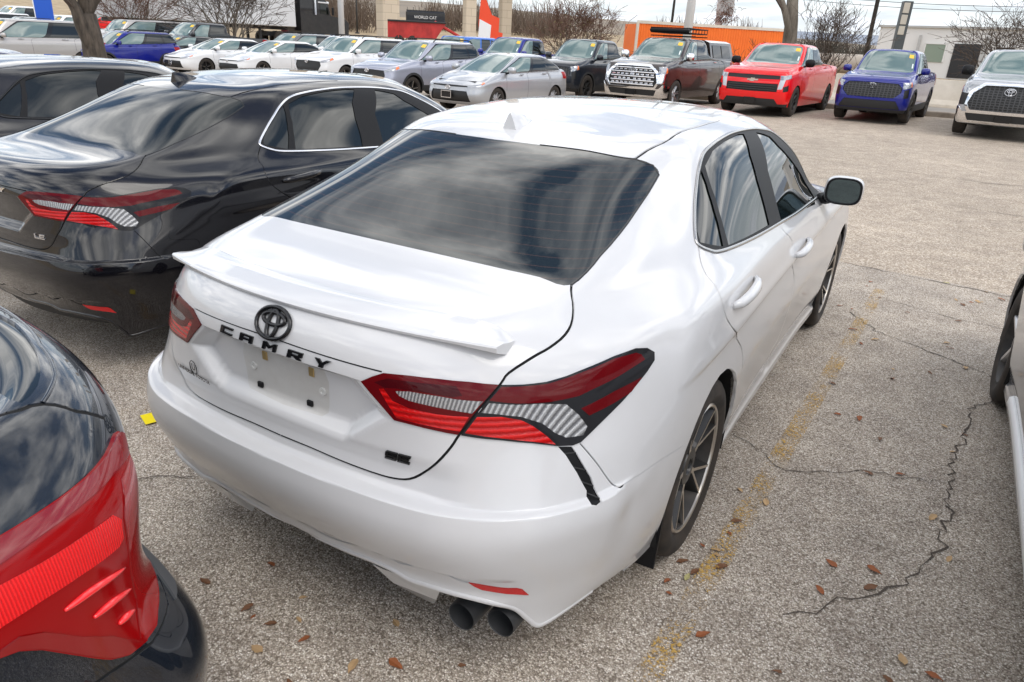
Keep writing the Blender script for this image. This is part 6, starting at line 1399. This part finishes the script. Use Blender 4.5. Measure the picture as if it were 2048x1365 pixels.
# fallen leaves
mat('leaf_rust', (.28, .085, .025), .7); mat('leaf_tan', (.46, .30, .15), .7); mat('leaf_brown', (.16, .07, .03), .7); mat('leaf_green', (.40, .36, .16), .7)
lm = []
for k, mm in enumerate(('leaf_rust', 'leaf_tan', 'leaf_brown', 'leaf_green')):
    rnd = random.Random(40+k)
    for q in range(2):
        n = 7; v = []; 
        for i in range(n):
            t = i/(n-1); wv = math.sin(math.pi*t**.8)*(.30+.06*rnd.uniform(-1, 1)); zc_ = .10*math.sin(t*3+q)+.03; v += [(t-.5, -wv, zc_+.12*rnd.uniform(.3, 1)), (t-.5, 0, zc_), (t-.5, wv, zc_+.12*rnd.uniform(.3, 1))]
        f = []
        for i in range(n-1):
            for c_ in range(2): f.append((3*i+c_, 3*i+c_+3, 3*i+c_+4, 3*i+c_+1)[::-1])
        me = bpy.data.meshes.new('fallen_leaf'); me.from_pydata(v, [], f); me.materials.append(M[mm]); me.update(); lm.append(me)
rnd = random.Random(77); spots = []
for k in range(52): spots.append((rnd.uniform(.25, 1.75), rnd.uniform(-1.5, .3)))
for k in range(22): spots.append((rnd.uniform(.95, 1.9), rnd.uniform(.2, 3)))
for k in range(34): spots.append((rnd.uniform(.95, 2.6), rnd.uniform(3.3, 4.6)))
for k in range(26): spots.append((rnd.uniform(-.6, .8), rnd.uniform(-1.55, -.9)))
for k in range(6): spots.append((rnd.uniform(.93, 1.06), rnd.uniform(-.35, .5)))
TONE = ['rust red', 'rust red curled', 'pale tan', 'pale tan curled', 'dark brown', 'dark brown curled', 'olive green', 'olive green curled']
for x, y in spots:
    if x < .86 and y > -.9: continue
    k = rnd.choice([0, 1, 0, 1, 2, 3, 2, 4, 5, 6]); o = bpy.data.objects.new('fallen_leaf', lm[k]); COL.objects.link(o); s = rnd.uniform(.016, .038); o.scale = (s*1.5, s*1.2, s); o.location = (x, y, gz(x, y)+.004); o.rotation_euler = (rnd.gauss(0, .12), rnd.gauss(0, .12), rnd.uniform(0, 6.28))
    tag(o, 'small %s dry leaf lying on the speckled asphalt' % TONE[k], 'leaf', 'dry leaves scattered on the asphalt')
mat('tag_yellow', (.85, .68, .01), .5); o = MB().box((-1.49, -.56, .006), (.10, .075, .003), Matrix.Rotation(R(-20), 3, 'Z'), bev=.001).build('paper_tag', M['tag_yellow']); tag(o, 'bright yellow paper tag lying on the asphalt left of the white sedan', 'paper')
# ---------------------------------------------------------------- vehicles in place
random.seed(4)
wp = wheel_proto(.332, .238, .225, 'y5', 'black_wheel', 'machined', lip='machined', detail=56)
wsv = wheel_proto(.332, .225, .215, 'm5', 'silver_wheel', None, detail=40)
w_s = wheel_proto(.32, .21, .21, 'm10', 'silver_wheel', None, detail=28); w_b = wheel_proto(.345, .235, .225, 'm5', 'black_wheel', 'machined', detail=28)
w_t = wheel_proto(.40, .25, .265, 'm6', 'black_wheel', None, detail=28); w_c = wheel_proto(.405, .265, .275, 'm6', 'silver_wheel', None, detail=28)
build_sedan('pearl white sedan with black badges, rear lip spoiler and dark tinted rear window', (0, 0, 0), 0, M['pearl_white'], dict(spoiler=1, fins=1, mudflap=1, trim='dull_chrome', wheel=wp, trimname='SE', badge=M['gloss_trim'], hardware=1, rear_glass=M['rear_glass'], plate_mark=M['plate_dirt']))
build_sedan('glossy black sedan with chrome window trim parked just left of the white sedan', (-2.74, .57, -.035), R(.3), M['gloss_black'], dict(trim='chrome', wheel=wp, trimname='LE', badge=M['chrome'], vent=False, exhaust=False))
build_sedan('matt looking charcoal sedan with dark window trim, partly hidden behind the glossy black sedan', (-5.3, .36, -.07), R(.3), M['dark_black'], dict(trim='gloss_trim', wheel=wp, trimname='SE', badge=M['gloss_trim'], vent=False, exhaust=False, rear_glass=M['tint_glass']))
build_sedan('dark purple sedan of which only the roof shows at the left edge', (-8.0, .5, -.10), R(.3), M['lot_purple'], dict(trim='gloss_trim', wheel=wp, trimname='SE', badge=M['gloss_trim'], vent=False, exhaust=False))
build_sedan('grey sedan cut by the right edge, front wheel with silver spokes', (2.78, -.60, 0), R(0), M['lot_silver'], dict(skirt='white_metal', trim='chrome', wheel=wsv, trimname='SE', badge=M['chrome'], vent=False, exhaust=False))
build_near_suv('dark navy crossover with a huge red tail light in the lower left corner', (-.45, -2.5, 0), R(180))
RZ = R(176)
def at(x, y, rz=RZ): return (x, y, gz(x, y)), rz
def V(kind, spec, label, x, y, body, st, cat='car', rz=RZ): return vehicle(kind, spec, label, (x, y, gz(x, y)), rz, M[body], st, cat=cat)
TRU = dict(face='tundra', body='pickup', wr=.405, badge_v=5.4, badge_w=.11, mirror_size=(.24, .22), plate=1, plate_v=1.3)
t = V('pickup_truck', 'tundra', 'dark brown pickup with a big chrome grille and a roof basket', -6.75, 23.16, 'lot_maroon', dict(TRU, wheel=w_c, frame='chrome', bumper='chrome', lamp_frame='chrome', bars=(2.75, 5.9, 5, 17.3, .022, 'chrome'), mesh=(3.1, 5.5, 4, 17.5, .02, 'chrome'), mirror='chrome', handle='chrome'), 'pickup truck')
# canopy over the bed and basket on the roof
cn = MB(); vv = []; ff = []
for y, s_ in ((-1.15, 1), (.95, 1)):
    for x, z in ((-.93, 1.37), (-.78, 1.90), (-.6, 1.96), (.6, 1.96), (.78, 1.90), (.93, 1.37)): vv.append((x*.98, y+(.12 if z > 1.5 and y < 0 else 0), z))
cn.add(vv, [(i, i+1, i+7, i+6) for i in range(5)]+[tuple(range(6))[::-1], tuple(range(6, 12))]); cn.build('bed_canopy', M['lot_maroon'], t)
for s_ in (1, -1):
    for y0, y1 in ((-.85, -.05), (.0, .75)): MB().add([(s_*.905, y0, 1.45), (s_*.905, y1, 1.45), (s_*.80, y1, 1.83), (s_*.80, y0+.06, 1.83)], [(0, 1, 2, 3)]).build('canopy_window', M['tint_glass'], t)
rb = MB(); zc = 2.12
for x in np.linspace(-.62, .62, 9): rb.tube([(x, .95, zc), (x, 2.35, zc)], .014, 5)
for z, x0 in ((zc, .64), (zc+.13, .66)): rb.tube([(-x0, .95, z), (x0, .95, z), (x0, 2.35, z), (-x0, 2.35, z), (-x0, .95, z)], .018, 5)
for y in np.linspace(.95, 2.35, 7):
    for x in (-.65, .65): rb.tube([(x, y, zc), (x, y, zc+.13)], .012, 4)
rb.box((0, 2.42, zc+.06), (1.3, .12, .10), bev=.03); bk = rb.build('roof_basket', M['black_plastic'], t)
for y in (1.15, 2.1): MB().box((0, y, 2.03), (1.5, .06, .03)).build('cross_bar', M['black_plastic'], bk)
V('pickup_truck', 'silverado', 'bright red pickup with black grille bars and a bow shaped emblem', -3.48, 23.9, 'lot_red', dict(face='silverado', body='pickup', wr=.40, wheel=w_t, badge='bow', badge_v=5.0, lamp_frame='silver_wheel', mirror='black_plastic', mirror_size=(.25, .2), plate=1, plate_v=1.2, bars=(3.3, 4.1, 3, 17.4, .012, 'bar_black')), 'pickup truck')
TAC = dict(face='tacoma', body='pickup', wr=.395, wheel=w_t, grille='hex_grille', badge_v=5.3, badge_w=.09, clad=1, mirror_size=(.21, .17))
V('pickup_truck', 'tacoma', 'royal blue pickup with black mesh grille standing alone right of the red one', -.53, 24.13, 'lot_blue', dict(TAC), 'pickup truck')
V('pickup_truck', 'tundra', 'silver pickup with chrome bumper corners cut by the right edge', 2.54, 22.87, 'lot_silver', dict(TRU, wheel=w_c, frame='chrome', bumper='chrome', grille='hex_grille', mirror='black_plastic'), 'pickup truck')
V('pickup_truck', 'tacoma', 'dark navy pickup between the silver sedan and the dark brown pickup', -10.0, 23.6, 'lot_dark_navy', dict(TAC), 'pickup truck')
V('pickup_truck', 'tacoma', 'purple blue pickup mostly hidden behind the silver sedan', -13.6, 24.8, 'lot_blue', dict(TAC), 'pickup truck')
V('parked_car', 'compact', 'silver compact sedan with a framed dealer plate on its nose', -9.4, 16.6, 'lot_silver', dict(face='sedan', wr=.315, wheel=w_s, badge_v=5.0, plate='frame', plate_v=3.0, sticker=0))
V('parked_suv', 'rav', 'lavender silver crossover with black roof rails and black wheel arches', -13.0, 17.66, 'lot_lavender', dict(face='suv', body='suv', wr=.355, wheel=w_b, clad=1, rails=1, badge_v=5.3))
V('parked_suv', 'highlander', 'white family crossover with a black grille left of the lavender one', -18.65, 21.04, 'lot_white', dict(face='suv', body='suv', wr=.37, wheel=w_b, rails=1, badge_v=5.3))
V('parked_car', 'midsedan', 'white coupe-like sedan just left of the white family crossover', -23.3, 21.3, 'lot_white', dict(face='sedan', wr=.335, wheel=w_b))
V('parked_car', 'midsedan', 'white sedan with a star emblem in its grille', -26.0, 20.76, 'lot_white', dict(face='sedan', wr=.335, wheel=w_b, badge='star', badge_v=3.2, badge_w=.10))
V('parked_car', 'midsedan', 'black sedan between the blue crossover and the star badged white sedan', -29.85, 21.5, 'lot_black', dict(face='sedan', wr=.335, wheel=w_b))
V('parked_suv', 'cross', 'deep blue small crossover in front of the long silver wagon', -29.3, 18.4, 'lot_blue', dict(face='suv', body='suv', wr=.345, wheel=w_b, clad=1, rails=1, badge_v=5.3))
V('parked_suv', 'suburban', 'very long silver sport utility wagon at the left edge', -30.0, 15.1, 'lot_tan_silver', dict(face='big', body='suv', wr=.40, wheel=w_c, handle='chrome', badge='bow', badge_v=4.6), 'car')
V('parked_suv', 'jeep', 'bright blue boxy off roader with black soft top behind the lavender crossover', -18.2, 27.0, 'lot_bright_blue', dict(face='jeep', body='suv', wr=.40, wheel=w_t, badge='none', mirror='black_plastic', pillar='lot_bright_blue'))
def ry(b, d, **k): return brg(b, d)
for kind, spec, label, b, d, body, st, cat in (
    ('pickup_truck', 'tundra', 'white pickup with dark side windows behind the forked tree trunk', -58.6, 46, 'lot_white', dict(TRU, wheel=w_c), 'pickup truck'),
    ('parked_suv', 'suburban', 'silver wagon with dark rear windows behind the blue crossover', -55.3, 46, 'lot_tan_silver', dict(face='big', body='suv', wr=.40, wheel=w_c, badge_v=4.6), 'car'),
    ('pickup_truck', 'tundra', 'black pickup in front of the bare shrub and white trailer', -50.8, 41, 'lot_black', dict(TRU, wheel=w_c), 'pickup truck'),
    ('parked_suv', 'highlander', 'dark grey crossover behind the white coupe-like sedan', -45.2, 39, 'lot_grey', dict(face='suv', body='suv', wr=.37, wheel=w_b, rails=1), 'car'),
    ('parked_suv', 'rav', 'white crossover with roof bars behind the white family crossover', -42.2, 37, 'lot_white', dict(face='suv', body='suv', wr=.37, wheel=w_b, rails=2), 'car'),
    ('parked_suv', 'suburban', 'white high roofed wagon at the upper left corner', -64.3, 50, 'lot_white', dict(face='big', body='suv', wr=.40, wheel=w_c), 'car'),
    ('pickup_truck', 'tundra', 'white pickup right of the blue feather flag', -61.6, 58, 'lot_white', dict(TRU, wheel=w_c), 'pickup truck'),
    ('parked_suv', 'highlander', 'grey crossover below the blue feather flag', -62.6, 42, 'lot_silver', dict(face='suv', body='suv', wr=.37, wheel=w_b), 'car'),
    ('pickup_truck', 'tacoma', 'dark pickup with black bed beside the blue feather flag', -60.9, 44.5, 'lot_black', dict(TAC), 'pickup truck'),
    ('parked_suv', 'rav', 'white crossover far left behind the dark bed pickup', -63.8, 60, 'lot_white', dict(face='suv', body='suv', wr=.355, wheel=w_b), 'car'),
    ('parked_car', 'midsedan', 'red car far off between the forked trunk and the bare shrub', -57.8, 66, 'lot_red', dict(face='sedan', wr=.335, wheel=w_b), 'car')):
    x, y = brg(b, d); V(kind, spec, label, x, y, body, st, cat)
